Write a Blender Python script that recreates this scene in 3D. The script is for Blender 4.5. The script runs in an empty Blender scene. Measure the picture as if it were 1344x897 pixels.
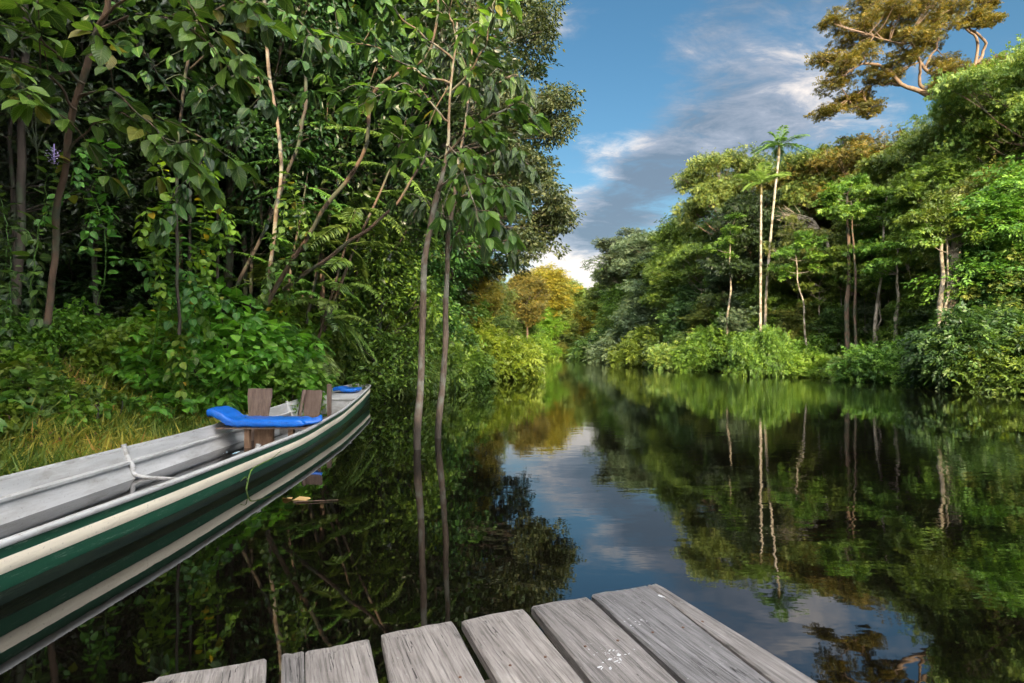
import bpy, math, random
import numpy as np
from mathutils import Vector, Matrix
R = math.radians
PI = math.pi
rng = np.random.default_rng(7)
random.seed(7)
scene = bpy.context.scene
COL = scene.collection
CAM_H = 1.6
F = 700.0            # focal length in pixels of the 1344 px wide photograph

def P(px, py, d):
    """world point seen at photo pixel px,py, d metres ahead"""
    return np.array(((px - 672) * d / F, d, CAM_H - (py - 462) * d / F))

# ------------------------------------------------------------------ nodes
def new_mat(name):
    m = bpy.data.materials.new(name); m.use_nodes = True
    nt = m.node_tree; nt.nodes.clear()
    return m, nt
def nd(nt, t, **kw):
    n = nt.nodes.new(t)
    for k, v in kw.items():
        if k.startswith('i_'):
            key = k[2:]
            key = int(key) if key.isdigit() else key.replace('_', ' ')
            n.inputs[key].default_value = v
        else:
            setattr(n, k, v)
    return n
def ramp(nt, fac, stops, interp='LINEAR'):
    r = nd(nt, 'ShaderNodeValToRGB'); cr = r.color_ramp; cr.interpolation = interp
    while len(cr.elements) < len(stops): cr.elements.new(.5)
    for e, (p, c) in zip(cr.elements, stops):
        e.position = p; e.color = (c[0], c[1], c[2], 1)
    if fac is not None: nt.links.new(fac, r.inputs[0])
    return r
def math_n(nt, op, a, b=None, c=None, clamp=False):
    n = nd(nt, 'ShaderNodeMath', operation=op, use_clamp=clamp)
    for i, v in enumerate((a, b, c)):
        if v is None: continue
        if isinstance(v, (int, float)): n.inputs[i].default_value = v
        else: nt.links.new(v, n.inputs[i])
    return n.outputs[0]
def mixc(nt, fac, a, b, mode='MIX'):
    n = nd(nt, 'ShaderNodeMix', data_type='RGBA', blend_type=mode)
    for i, v in ((0, fac), (6, a), (7, b)):
        if isinstance(v, (int, float)): n.inputs[i].default_value = v
        elif isinstance(v, (tuple, list)): n.inputs[i].default_value = (v[0], v[1], v[2], 1)
        else: nt.links.new(v, n.inputs[i])
    return n.outputs[2]

def leaf_mat(name, dark, mid, light, rough=.5, trans=.35, tint=(1.25, 1.25, .55), veins=False, odd=None, spec=.5):
    m, nt = new_mat(name)
    at = nd(nt, 'ShaderNodeAttribute', attribute_name='tone')
    oi = nd(nt, 'ShaderNodeObjectInfo')
    stops = [(0, dark), (.45, mid), (.93, light)]
    if odd: stops += [(.965, light), (.98, odd)]
    r = ramp(nt, at.outputs['Fac'], stops)
    hsv = nd(nt, 'ShaderNodeHueSaturation')
    nt.links.new(math_n(nt, 'MULTIPLY_ADD', oi.outputs['Random'], .05, .475), hsv.inputs['Hue'])
    nt.links.new(math_n(nt, 'MULTIPLY_ADD', oi.outputs['Random'], .5, .75), hsv.inputs['Value'])
    nt.links.new(r.outputs[0], hsv.inputs['Color'])
    col = hsv.outputs[0]
    bs = nd(nt, 'ShaderNodeBsdfPrincipled'); bs.inputs['Roughness'].default_value = rough
    bs.inputs['Specular IOR Level'].default_value = spec
    if veins:
        lu = nd(nt, 'ShaderNodeAttribute', attribute_name='luv')
        sp = nd(nt, 'ShaderNodeSeparateXYZ'); nt.links.new(lu.outputs['Vector'], sp.inputs[0])
        au = math_n(nt, 'ABSOLUTE', sp.outputs[0])
        rib = math_n(nt, 'LESS_THAN', au, .07)
        k = math_n(nt, 'MULTIPLY_ADD', au, -.28, sp.outputs[1])
        s = math_n(nt, 'SINE', math_n(nt, 'MULTIPLY', k, 58.0))
        sv = math_n(nt, 'GREATER_THAN', s, .9)
        v = math_n(nt, 'MAXIMUM', rib, math_n(nt, 'MULTIPLY', sv, .45))
        col = mixc(nt, math_n(nt, 'MULTIPLY', v, .45), col, (.30, .36, .12))
        bp = nd(nt, 'ShaderNodeBump'); bp.inputs['Strength'].default_value = .35; bp.inputs['Distance'].default_value = .01
        nt.links.new(s, bp.inputs['Height']); nt.links.new(bp.outputs[0], bs.inputs['Normal'])
    nt.links.new(col, bs.inputs['Base Color'])
    tr = nd(nt, 'ShaderNodeBsdfTranslucent')
    nt.links.new(mixc(nt, 1.0, col, tint, 'MULTIPLY'), tr.inputs['Color'])
    mx = nd(nt, 'ShaderNodeMixShader'); mx.inputs[0].default_value = trans
    nt.links.new(bs.outputs[0], mx.inputs[1]); nt.links.new(tr.outputs[0], mx.inputs[2])
    out = nd(nt, 'ShaderNodeOutputMaterial'); nt.links.new(mx.outputs[0], out.inputs[0])
    return m

def bark_mat(name, a, b, scale=6, patch=None):
    m, nt = new_mat(name)
    tc = nd(nt, 'ShaderNodeTexCoord'); mp = nd(nt, 'ShaderNodeMapping'); mp.inputs['Scale'].default_value = (1, 1, .35)
    nt.links.new(tc.outputs['Object'], mp.inputs[0])
    n1 = nd(nt, 'ShaderNodeTexNoise', i_Scale=scale, i_Detail=8, i_Roughness=.7); nt.links.new(mp.outputs[0], n1.inputs['Vector'])
    col = ramp(nt, n1.outputs[0], [(.3, a), (.7, b)]).outputs[0]
    if patch:
        n2 = nd(nt, 'ShaderNodeTexNoise', i_Scale=scale * .35, i_Detail=5); nt.links.new(tc.outputs['Object'], n2.inputs['Vector'])
        col = mixc(nt, ramp(nt, n2.outputs[0], [(.5, (0, 0, 0)), (.58, (1, 1, 1))]).outputs[0], col, patch)
    bs = nd(nt, 'ShaderNodeBsdfPrincipled', i_Roughness=.85)
    nt.links.new(col, bs.inputs['Base Color'])
    bp = nd(nt, 'ShaderNodeBump', i_Strength=.7, i_Distance=.02); nt.links.new(n1.outputs[0], bp.inputs['Height']); nt.links.new(bp.outputs[0], bs.inputs['Normal'])
    out = nd(nt, 'ShaderNodeOutputMaterial'); nt.links.new(bs.outputs[0], out.inputs[0])
    return m

def plain(name, col, rough=.5, noise=None, bump=0, spec=.5, scale=8, stretch=(1, 1, 1), metallic=0):
    m, nt = new_mat(name)
    bs = nd(nt, 'ShaderNodeBsdfPrincipled', i_Roughness=rough); bs.inputs['Specular IOR Level'].default_value = spec
    bs.inputs['Metallic'].default_value = metallic
    tc = nd(nt, 'ShaderNodeTexCoord'); mp = nd(nt, 'ShaderNodeMapping'); mp.inputs['Scale'].default_value = stretch
    nt.links.new(tc.outputs['Object'], mp.inputs[0])
    n1 = nd(nt, 'ShaderNodeTexNoise', i_Scale=scale, i_Detail=8, i_Roughness=.68); nt.links.new(mp.outputs[0], n1.inputs['Vector'])
    if noise:
        c = ramp(nt, n1.outputs[0], [(.3, col), (.62, noise)])
        nt.links.new(c.outputs[0], bs.inputs['Base Color'])
    else:
        bs.inputs['Base Color'].default_value = (*col, 1)
    if bump:
        bp = nd(nt, 'ShaderNodeBump', i_Strength=bump, i_Distance=.01); nt.links.new(n1.outputs[0], bp.inputs['Height']); nt.links.new(bp.outputs[0], bs.inputs['Normal'])
    out = nd(nt, 'ShaderNodeOutputMaterial'); nt.links.new(bs.outputs[0], out.inputs[0])
    return m

M = {}
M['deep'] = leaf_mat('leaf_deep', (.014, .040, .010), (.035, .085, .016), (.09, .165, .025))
M['mid'] = leaf_mat('leaf_mid', (.028, .070, .010), (.075, .155, .016), (.18, .28, .03))
M['lime'] = leaf_mat('leaf_lime', (.05, .11, .010), (.12, .22, .016), (.25, .36, .04), trans=.45)
M['olive'] = leaf_mat('leaf_olive', (.045, .085, .015), (.105, .155, .025), (.22, .24, .04))
M['gold'] = leaf_mat('leaf_gold', (.09, .11, .012), (.20, .195, .02), (.38, .29, .03), trans=.45, tint=(1.2, 1.05, .5))
M['rust'] = leaf_mat('leaf_rust', (.04, .05, .014), (.095, .09, .022), (.22, .14, .035), tint=(1.2, 1.0, .6))
M['shade'] = leaf_mat('leaf_forest_shade', (.006, .017, .005), (.014, .036, .008), (.048, .092, .016), rough=.42, trans=.25)  # leaf colour darkened to stand in for deep forest shade
M['dusk'] = leaf_mat('leaf_dusky', (.018, .032, .012), (.040, .060, .022), (.11, .12, .04))
M['goldo'] = leaf_mat('leaf_gold_olive', (.038, .050, .012), (.105, .105, .018), (.27, .20, .03), tint=(1.2, 1.05, .5), trans=.45)
M['greyg'] = leaf_mat('leaf_grey_green', (.03, .06, .03), (.07, .115, .055), (.14, .19, .09))
M['broad'] = leaf_mat('leaf_broad', (.018, .062, .012), (.045, .135, .018), (.125, .29, .036), rough=.36, veins=True, odd=(.22, .22, .03), trans=.4)
M['broadd'] = leaf_mat('leaf_broad_dark', (.010, .030, .008), (.024, .064, .014), (.07, .15, .025), rough=.36, veins=True, trans=.3)
M['hedge'] = leaf_mat('leaf_hedge', (.035, .10, .012), (.095, .23, .018), (.23, .42, .035), rough=.4, veins=True, odd=(.5, .38, .02), trans=.4)
M['fern'] = leaf_mat('leaf_fern', (.03, .075, .018), (.08, .16, .028), (.18, .29, .05), rough=.5)
M['grass'] = leaf_mat('grass_blade', (.06, .12, .012), (.155, .20, .02), (.42, .34, .05), rough=.6, trans=.35, odd=(.42, .22, .06))
M['litter'] = leaf_mat('dry_leaf', (.07, .03, .012), (.20, .10, .035), (.42, .26, .12), rough=.8, trans=.1)
M['flower'] = leaf_mat('violet_petal', (.25, .2, .55), (.4, .35, .7), (.6, .55, .85), rough=.6, trans=.3, tint=(1, 1, 1))
M['bark'] = bark_mat('bark_brown', (.045, .028, .018), (.135, .088, .055), patch=(.055, .06, .035))
M['barkd'] = bark_mat('bark_dark', (.018, .013, .009), (.055, .042, .03), patch=(.04, .055, .028))
M['barkp'] = bark_mat('bark_pale', (.13, .11, .08), (.36, .32, .25), patch=(.10, .085, .055))
M['barkm'] = bark_mat('bark_tan', (.055, .040, .027), (.19, .14, .095), patch=(.17, .165, .125), scale=9)
_nt = M['barkm'].node_tree; _b = [n for n in _nt.nodes if n.type == 'BSDF_PRINCIPLED'][0]; _src = _b.inputs['Base Color'].links[0].from_socket
_g = nd(_nt, 'ShaderNodeNewGeometry'); _s = nd(_nt, 'ShaderNodeSeparateXYZ'); _nt.links.new(_g.outputs['Position'], _s.inputs[0])
_n = nd(_nt, 'ShaderNodeTexNoise', i_Scale=9, i_Detail=5)
_z = math_n(_nt, 'MULTIPLY_ADD', _n.outputs[0], -.5, _s.outputs[2])
_f = nd(_nt, 'ShaderNodeMapRange', i_1=.0, i_2=.22, i_3=.85, i_4=0.0); _nt.links.new(_z, _f.inputs[0])
_nt.links.new(mixc(_nt, _f.outputs[0], _src, (.022, .018, .012)), _b.inputs['Base Color'])
M['barkw'] = bark_mat('bark_warm', (.09, .06, .038), (.22, .15, .095))

# ------------------------------------------------------------------ mesh builder
class MB:
    def __init__(s): s.v = []; s.t = []; s.tone = []; s.uv = []; s.mi = []; s.sm = []; s.n = 0
    def add(s, v, t, tone=.5, uv=None, mi=0, smooth=False):
        v = np.asarray(v, dtype=np.float64).reshape(-1, 3); t = np.asarray(t, dtype=np.int64).reshape(-1, 3)
        s.v.append(v); s.t.append(t + s.n); s.n += len(v)
        s.tone.append(np.broadcast_to(np.asarray(tone, dtype=np.float64), (len(v),)))
        s.uv.append(np.zeros((len(v), 2)) if uv is None else uv)
        s.mi.append(np.full(len(t), mi)); s.sm.append(np.full(len(t), smooth))
    def mesh(s, name, mats):
        me = bpy.data.meshes.new(name)
        v = np.concatenate(s.v); t = np.concatenate(s.t)
        me.vertices.add(len(v)); me.vertices.foreach_set('co', v.astype(np.float32).ravel())
        me.loops.add(len(t) * 3); me.loops.foreach_set('vertex_index', t.astype(np.int32).ravel())
        me.polygons.add(len(t)); me.polygons.foreach_set('loop_start', np.arange(len(t), dtype=np.int32) * 3)
        me.polygons.foreach_set('material_index', np.concatenate(s.mi).astype(np.int32))
        me.polygons.foreach_set('use_smooth', np.concatenate(s.sm))
        a = me.attributes.new('tone', 'FLOAT', 'POINT'); a.data.foreach_set('value', np.concatenate(s.tone).astype(np.float32))
        uv = np.concatenate(s.uv); u3 = np.zeros((len(uv), 3), np.float32); u3[:, :2] = uv
        a = me.attributes.new('luv', 'FLOAT_VECTOR', 'POINT'); a.data.foreach_set('vector', u3.ravel())
        me.update(calc_edges=True)
        for m in mats: me.materials.append(m)
        return me

def nrm(a): return a / np.maximum(np.linalg.norm(a, axis=-1, keepdims=True), 1e-9)

# leaf templates: y along the leaf, x across, z up
def t_leaf(w=.22, fold=.05, droop=.18, heart=0):
    v = np.array([(0, 0, 0), (0, .33, .0), (0, .68, -droop * .35), (0, 1, -droop),
                  (-w * (1 + heart), .25 - heart * .2, fold), (-w * .9, .62, fold - droop * .3),
                  (w * (1 + heart), .25 - heart * .2, fold), (w * .9, .62, fold - droop * .3)], float)
    t = [(0, 1, 4), (0, 6, 1), (4, 1, 5), (1, 2, 5), (1, 6, 7), (1, 7, 2), (5, 2, 3), (2, 7, 3)]
    uv = np.array([(0, 0), (0, .33), (0, .68), (0, 1), (-1, .25), (-.9, .62), (1, .25), (.9, .62)], float)
    return v, np.array(t), uv
def t_simple(w=.25):
    v = np.array([(0, 0, 0), (-w, .45, .06), (0, 1, -.1), (w, .45, .06)], float)
    return v, np.array([(0, 2, 1), (0, 3, 2)]), np.array([(0, 0), (-1, .45), (0, 1), (1, .45)], float)
def t_spray(n=5, l=.55, w=.24, seed=0):
    r = np.random.default_rng(seed); V = []; T = []; U = []
    for i in range(n):
        f = i / (n - 1)
        a = (-1 if i % 2 else 1) * (1.25 - .9 * f) if i < n - 1 else 0
        o = np.array((0, f * .55, r.uniform(-.08, .08)))
        c, s = math.cos(a), math.sin(a)
        v, t, u = t_simple(w)
        v = v * l * r.uniform(.8, 1.15)
        v[:, 2] += r.uniform(-.25, .15) * v[:, 1]
        v = np.stack((v[:, 0] * c + v[:, 1] * s, -v[:, 0] * s + v[:, 1] * c, v[:, 2]), 1) + o
        T.append(t + 4 * i); V.append(v); U.append(u)
    return np.concatenate(V), np.concatenate(T), np.concatenate(U)
def t_fine(w=.24, fold=.05, droop=.2, heart=0):
    ys_ = np.array([.12, .30, .50, .70, .87]); ws = np.array([.62, .98, 1.0, .74, .36]) * w
    ws[:2] *= (1 + heart, 1 + heart * .5)
    z = -droop * ys_ ** 2
    v = [(0, 0, 0)] + [(0, y, zz) for y, zz in zip(ys_, z)] + [(0, 1, -droop)]
    v += [(-a, y, zz + fold * a / w + .012 * (-1) ** i) for i, (a, y, zz) in enumerate(zip(ws, ys_, z))] + [(a, y, zz + fold * a / w - .012 * (-1) ** i) for i, (a, y, zz) in enumerate(zip(ws, ys_, z))]
    t = [(0, 1, 7), (0, 12, 1)]
    for k in range(4): t += [(7 + k, 1 + k, 8 + k), (1 + k, 2 + k, 8 + k), (1 + k, 12 + k, 13 + k), (1 + k, 13 + k, 2 + k)]
    t += [(11, 5, 6), (5, 16, 6)]
    v = np.array(v, float); uv = np.stack((v[:, 0] / w, v[:, 1]), 1); uv[7:12, 0] = -1; uv[12:17, 0] = 1
    return v, np.array(t), uv
FINE = t_fine(.23); FINEW = t_fine(.30, .06, .28); FINEN = t_fine(.16, .04, .4); FINEH = t_fine(.34, .06, .22, .2)
SPRAY = t_spray(); SPRAY3 = t_spray(4, .62, .28, 3); LEAF = t_leaf(); LEAFW = t_leaf(.30, .06, .25); HEART = t_leaf(.34, .06, .2, .25); NARROW = t_leaf(.15, .04, .35)
SIMPLE = t_simple()

def scatter(mb, tm, pos, dirs, ups, size, tone, mi=0):
    v, t, uv = tm
    y = nrm(dirs); z = ups - (ups * y).sum(-1, keepdims=True) * y; z = nrm(z); x = np.cross(y, z)
    size = np.broadcast_to(np.asarray(size, float), (len(pos),))
    w = (v[None, :, 0, None] * x[:, None] + v[None, :, 1, None] * y[:, None] + v[None, :, 2, None] * z[:, None]) * size[:, None, None] + pos[:, None]
    k = len(v); n = len(pos)
    tt = (t[None] + (np.arange(n) * k)[:, None, None]).reshape(-1, 3)
    mb.add(w.reshape(-1, 3), tt, np.repeat(np.broadcast_to(tone, (n,)), k), np.tile(uv, (n, 1)), mi, k == 17)

def tube(mb, pts, rad, sides=6, mi=0, cap=True, tone=.5):
    pts = np.asarray(pts, float); n = len(pts); rad = np.broadcast_to(np.asarray(rad, float), (n,))
    if n > 16: rad = rad * (1 + .11 * np.sin(np.arange(n) * 2.1 + n) * np.sin(np.arange(n) * .83 + 1))
    tan = nrm(np.gradient(pts, axis=0))
    ref = np.array((0, 0, 1.)) if abs(tan[:, 2]).mean() < .8 else np.array((1., 0, 0))
    a = nrm(np.cross(tan, ref)); b = np.cross(tan, a)
    th = np.arange(sides) * 2 * PI / sides
    v = pts[:, None] + rad[:, None, None] * (a[:, None] * np.cos(th)[None, :, None] + b[:, None] * np.sin(th)[None, :, None])
    i = np.arange(n - 1)[:, None] * sides; j = np.arange(sides)[None]; j2 = (j + 1) % sides
    q = np.stack((i + j, i + j2, i + sides + j2, i + sides + j), -1).reshape(-1, 4)
    t = np.concatenate((q[:, [0, 1, 2]], q[:, [0, 2, 3]]))
    v = v.reshape(-1, 3)
    if cap:
        v = np.concatenate((v, pts[-1:] + tan[-1:] * rad[-1] * .5)); e = len(v) - 1; k = (n - 1) * sides
        t = np.concatenate((t, np.stack((k + np.arange(sides), k + (np.arange(sides) + 1) % sides, np.full(sides, e)), 1)))
    mb.add(v, t, tone, None, mi, True)

def smooth_path(ctrl, n=12, wob=0, r=None):
    c = np.asarray(ctrl, float); m = len(c)
    if m == 2: c = np.array([c[0], c[0] * .67 + c[1] * .33, c[0] * .33 + c[1] * .67, c[1]]); m = 4
    e = np.concatenate((2 * c[:1] - c[1:2], c, 2 * c[-1:] - c[-2:-1]))
    u = np.linspace(0, m - 1 - 1e-6, n); k = u.astype(int); f = (u - k)[:, None]
    p0, p1, p2, p3 = e[k], e[k + 1], e[k + 2], e[k + 3]
    p = .5 * (2 * p1 + (p2 - p0) * f + (2 * p0 - 5 * p1 + 4 * p2 - p3) * f ** 2 + (3 * p1 - p0 - 3 * p2 + p3) * f ** 3)
    if wob:
        r = r or rng
        w = r.normal(0, wob, (n, 3)); w[0] = 0; w[-1] = 0
        w[1:-1] = (w[:-2] + w[1:-1] * 2 + w[2:]) / 4
        p = p + w
    return p

# ------------------------------------------------------------------ objects
def tag(o, label=None, cat=None, group=None, kind=None):
    for k, v in (('label', label), ('category', cat), ('group', group), ('kind', kind)):
        if v: o[k] = v
    return o
def ob(name, me, parent=None, loc=None):
    o = bpy.data.objects.new(name, me); COL.objects.link(o)
    if parent is not None: o.parent = parent
    if loc is not None: o.location = loc
    return o
def thing(name, label, cat, loc=(0, 0, 0), group=None):
    o = bpy.data.objects.new(name, None); COL.objects.link(o); o.empty_display_size = .3
    o.location = tuple(float(a) for a in loc)
    return tag(o, label, cat, group)

# ------------------------------------------------------------------ land shape
LY = [-400, -60, -6, -3, 7, 17, 20, 26, 40, 62, 100, 140, 186, 240, 600]
LX = [-7, -7, -6.5, -6.8, -6.9, -6.5, -6.0, -5.2, -4.4, -3.6, -.5, 5, 13, 26, 60]
RY = [-400, 0, 20, 29.5, 37, 48.7, 70, 100, 140, 200, 600]
RX = [20, 20, 20, 20, 17.8, 16.2, 17, 20.5, 25, 34, 70]
def xl(y): return np.interp(y, LY, LX)
def xr(y): return np.interp(y, RY, RX)
def ground_z(x, y):
    x = np.asarray(x, float); y = np.asarray(y, float)
    wob = .35 * np.sin(y * .9) + .2 * np.sin(y * 2.3 + 1)
    sl = xl(y) - x + wob * .4; sr = x - xr(y) + wob * .6
    sb = -3.2 - y + .3 * np.sin(x * 1.3); sf = y - 235
    s = np.maximum(np.maximum(sl, sr), np.maximum(sb, sf))
    hgt = np.where(sl >= sr, 1.55, .75)
    up = .02 + hgt * (1 - np.exp(-np.maximum(s, 0) / 2.2)) + .08 * np.sin(x * 1.7 + y) * np.clip(s, 0, 1)
    dn = -1.6 * np.clip(-s / 2.5, 0, 1)
    return np.where(s > 0, up, dn)

def axis_vals(lo, hi, fine_lo, fine_hi, step, grow=1.25):
    v = list(np.arange(fine_lo, fine_hi + step, step)); s = step
    while v[-1] < hi: s *= grow; v.append(v[-1] + s)
    s = step
    while v[0] > lo: s *= grow; v.insert(0, v[0] - s)
    return np.array(v)
gx = axis_vals(-900, 900, -26, 34, .5); gy = axis_vals(-600, 1500, -12, 60, .5, 1.12)
GX, GY = np.meshgrid(gx, gy); GZ = ground_z(GX, GY)
mb = MB(); nx, ny = len(gx), len(gy)
idx = (np.arange(ny - 1)[:, None] * nx + np.arange(nx - 1)[None]).ravel()
tri = np.concatenate((np.stack((idx, idx + 1, idx + nx + 1), 1), np.stack((idx, idx + nx + 1, idx + nx), 1)))
mb.add(np.stack((GX, GY, GZ), -1).reshape(-1, 3), tri, .5, None, 0, True)
m, nt = new_mat('forest_soil')
tc = nd(nt, 'ShaderNodeTexCoord')
n1 = nd(nt, 'ShaderNodeTexNoise', i_Scale=1.3, i_Detail=10, i_Roughness=.75); nt.links.new(tc.outputs['Object'], n1.inputs['Vector'])
n2 = nd(nt, 'ShaderNodeTexNoise', i_Scale=14, i_Detail=8, i_Roughness=.7); nt.links.new(tc.outputs['Object'], n2.inputs['Vector'])
c1 = ramp(nt, n2.outputs[0], [(.3, (.03, .02, .012)), (.5, (.09, .055, .025)), (.7, (.17, .11, .05))])
c2 = mixc(nt, ramp(nt, n1.outputs[0], [(.45, (0, 0, 0)), (.6, (1, 1, 1))]).outputs[0], c1.outputs[0], (.05, .075, .015))
bs = nd(nt, 'ShaderNodeBsdfPrincipled', i_Roughness=.95); nt.links.new(c2, bs.inputs['Base Color'])
bp = nd(nt, 'ShaderNodeBump', i_Strength=1, i_Distance=.05); nt.links.new(n2.outputs[0], bp.inputs['Height']); nt.links.new(bp.outputs[0], bs.inputs['Normal'])
nt.links.new(bs.outputs[0], nd(nt, 'ShaderNodeOutputMaterial').inputs[0])
tag(ob('ground', mb.mesh('ground', [m])), kind='structure')

# ------------------------------------------------------------------ water
m, nt = new_mat('river_water')
tc = nd(nt, 'ShaderNodeTexCoord')
mp = nd(nt, 'ShaderNodeMapping'); mp.inputs['Scale'].default_value = (1.0, 1.9, 1); nt.links.new(tc.outputs['Object'], mp.inputs[0])
na = nd(nt, 'ShaderNodeTexNoise', i_Scale=2.2, i_Detail=3, i_Roughness=.5); nt.links.new(mp.outputs[0], na.inputs['Vector'])
nb = nd(nt, 'ShaderNodeTexNoise', i_Scale=.12, i_Detail=3); nt.links.new(tc.outputs['Object'], nb.inputs['Vector'])
nc = nd(nt, 'ShaderNodeTexNoise', i_Scale=.5, i_Detail=2); nt.links.new(tc.outputs['Object'], nc.inputs['Vector'])
amp = ramp(nt, nb.outputs[0], [(.38, (.16, .16, .16)), (.62, (1, 1, 1))])
# calm in the lee of the dock and bank, ruffled out in the channel
sp = nd(nt, 'ShaderNodeSeparateXYZ'); nt.links.new(tc.outputs['Object'], sp.inputs[0])
mr = nd(nt, 'ShaderNodeMapRange', i_1=-3.0, i_2=9.0, i_3=.12, i_4=1.0); nt.links.new(sp.outputs[0], mr.inputs[0])
h = math_n(nt, 'MULTIPLY', math_n(nt, 'MULTIPLY', na.outputs[0], amp.outputs[0]), mr.outputs[0])
h = math_n(nt, 'MULTIPLY_ADD', nc.outputs[0], .5, h)
bp = nd(nt, 'ShaderNodeBump', i_Strength=1.0, i_Distance=.006); nt.links.new(h, bp.inputs['Height'])
bs = nd(nt, 'ShaderNodeBsdfPrincipled', i_Roughness=.02); bs.inputs['Base Color'].default_value = (.0022, .0018, .0012, 1)
bs.inputs['IOR'].default_value = 2.1
nt.links.new(bp.outputs[0], bs.inputs['Normal'])
nt.links.new(bs.outputs[0], nd(nt, 'ShaderNodeOutputMaterial').inputs[0])
mb = MB(); mb.add([(-900, -600, 0), (900, -600, 0), (900, 1500, 0), (-900, 1500, 0)], [(0, 1, 2), (0, 2, 3)])
tag(ob('river_water', mb.mesh('river_water', [m])), kind='structure')

# ------------------------------------------------------------------ sky and sun
SUN_DIR = Vector((.05, -1, 0)).normalized()
SUN_EL = R(17)
sv = Vector((SUN_DIR.x * math.cos(SUN_EL), SUN_DIR.y * math.cos(SUN_EL), math.sin(SUN_EL)))
w = bpy.data.worlds.new("World"); scene.world = w; w.use_nodes = True
nt = w.node_tree; nt.nodes.clear()
sky = nd(nt, 'ShaderNodeTexSky', sky_type='NISHITA'); sky.sun_disc = False
sky.sun_elevation = SUN_EL; sky.sun_rotation = math.atan2(sv.x, sv.y); sky.air_density = 1.2; sky.dust_density = .6; sky.ozone_density = 2.5
tc = nd(nt, 'ShaderNodeTexCoord'); D = tc.outputs['Generated']
sep = nd(nt, 'ShaderNodeSeparateXYZ'); nt.links.new(D, sep.inputs[0])
den = math_n(nt, 'ADD', math_n(nt, 'MAXIMUM', sep.outputs[2], 0.0), .22)
cx = math_n(nt, 'DIVIDE', sep.outputs[0], den); cy = math_n(nt, 'DIVIDE', sep.outputs[1], den)
cmb = nd(nt, 'ShaderNodeCombineXYZ'); nt.links.new(cx, cmb.inputs[0]); nt.links.new(cy, cmb.inputs[1])
def noise_on(vec, scale, detail, rough=.55, off=(0, 0, 0), st=(1, 1, 1), dist=0):
    mp = nd(nt, 'ShaderNodeMapping'); mp.inputs['Location'].default_value = off; mp.inputs['Scale'].default_value = st
    nt.links.new(vec, mp.inputs[0])
    n = nd(nt, 'ShaderNodeTexNoise', i_Scale=scale, i_Detail=detail, i_Roughness=rough, i_Distortion=dist); nt.links.new(mp.outputs[0], n.inputs['Vector'])
    return n.outputs[0]
def blob(px, py, r, soft=1.0, sx=1.0):
    v = P(px, py, 1.) - np.array((0, 0, CAM_H)); v = v / np.linalg.norm(v)
    s = nd(nt, 'ShaderNodeVectorMath', operation='SUBTRACT'); nt.links.new(D, s.inputs[0]); s.inputs[1].default_value = v
    q = nd(nt, 'ShaderNodeVectorMath', operation='MULTIPLY'); nt.links.new(s.outputs[0], q.inputs[0]); q.inputs[1].default_value = (1, 1, sx)
    l = nd(nt, 'ShaderNodeVectorMath', operation='LENGTH'); nt.links.new(q.outputs[0], l.inputs[0])
    mr = nd(nt, 'ShaderNodeMapRange', interpolation_type='SMOOTHSTEP', i_1=0.0, i_2=r / F, i_3=1.0, i_4=0.0)
    nt.links.new(l.outputs['Value'], mr.inputs[0])
    return mr.outputs[0]
def addall(l):
    a = l[0]
    for b in l[1:]: a = math_n(nt, 'ADD', a, b)
    return a
base_n = noise_on(cmb.outputs[0], 1.6, 10, .62, (3.1, 1.7, 0), (1, 1.5, 1), dist=.5)
fine_n = noise_on(cmb.outputs[0], 4.6, 9, .66, (7.1, 0.7, 0), (1, 1.7, 1), dist=.4)
bias = addall([math_n(nt, 'MULTIPLY', blob(*b), k) for b, k in (
    ((1000, 110, 210), .24), ((930, 180, 120, 1, 1.5), .14), ((1010, 190, 130), .12), ((860, 250, 110, 1, 1.6), .26), ((780, 290, 110, 1, 2.2), .30), ((770, 330, 90, 1, 2.2), .16), ((740, 12, 60), .2),
    ((1160, 130, 150), .18), ((800, 200, 90, 1, 2.6), .22), ((740, 375, 190, 1, 1.3), .42), ((790, 90, 120), -.30), ((880, 30, 110), -.12), ((1300, 20, 160), -.1))])
dens = math_n(nt, 'ADD', math_n(nt, 'MULTIPLY_ADD', fine_n, .8, base_n), math_n(nt, 'SUBTRACT', bias, .22))
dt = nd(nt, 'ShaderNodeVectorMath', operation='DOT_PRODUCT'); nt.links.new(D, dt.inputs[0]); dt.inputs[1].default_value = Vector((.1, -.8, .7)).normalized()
fill_sky = nd(nt, 'ShaderNodeMapRange', interpolation_type='SMOOTHSTEP', i_1=.22, i_2=.85, i_3=0.0, i_4=1.0); nt.links.new(dt.outputs['Value'], fill_sky.inputs[0])
dens = math_n(nt, 'ADD', dens, math_n(nt, 'MULTIPLY', fill_sky.outputs[0], .35))
dens_m = nd(nt, 'ShaderNodeMapRange', interpolation_type='SMOOTHSTEP', i_1=.66, i_2=1.12, i_3=0.0, i_4=1.0); nt.links.new(dens, dens_m.inputs[0])
lit = addall([math_n(nt, 'MULTIPLY', blob(*b), k) for b, k in (
    ((800, 190, 80, 1, 2.6), .95), ((775, 232, 60, 1, 2.4), .95), ((740, 380, 170, 1, 1.2), 1.2), ((1010, 110, 100), .20), ((1060, 40, 100), .22),
    ((1150, 140, 130), .5), ((735, 10, 60), .6), ((850, 250, 100, 1, 1.5), -.6), ((780, 310, 90, 1, 2), -.7), ((740, 260, 60), .2))])
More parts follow.
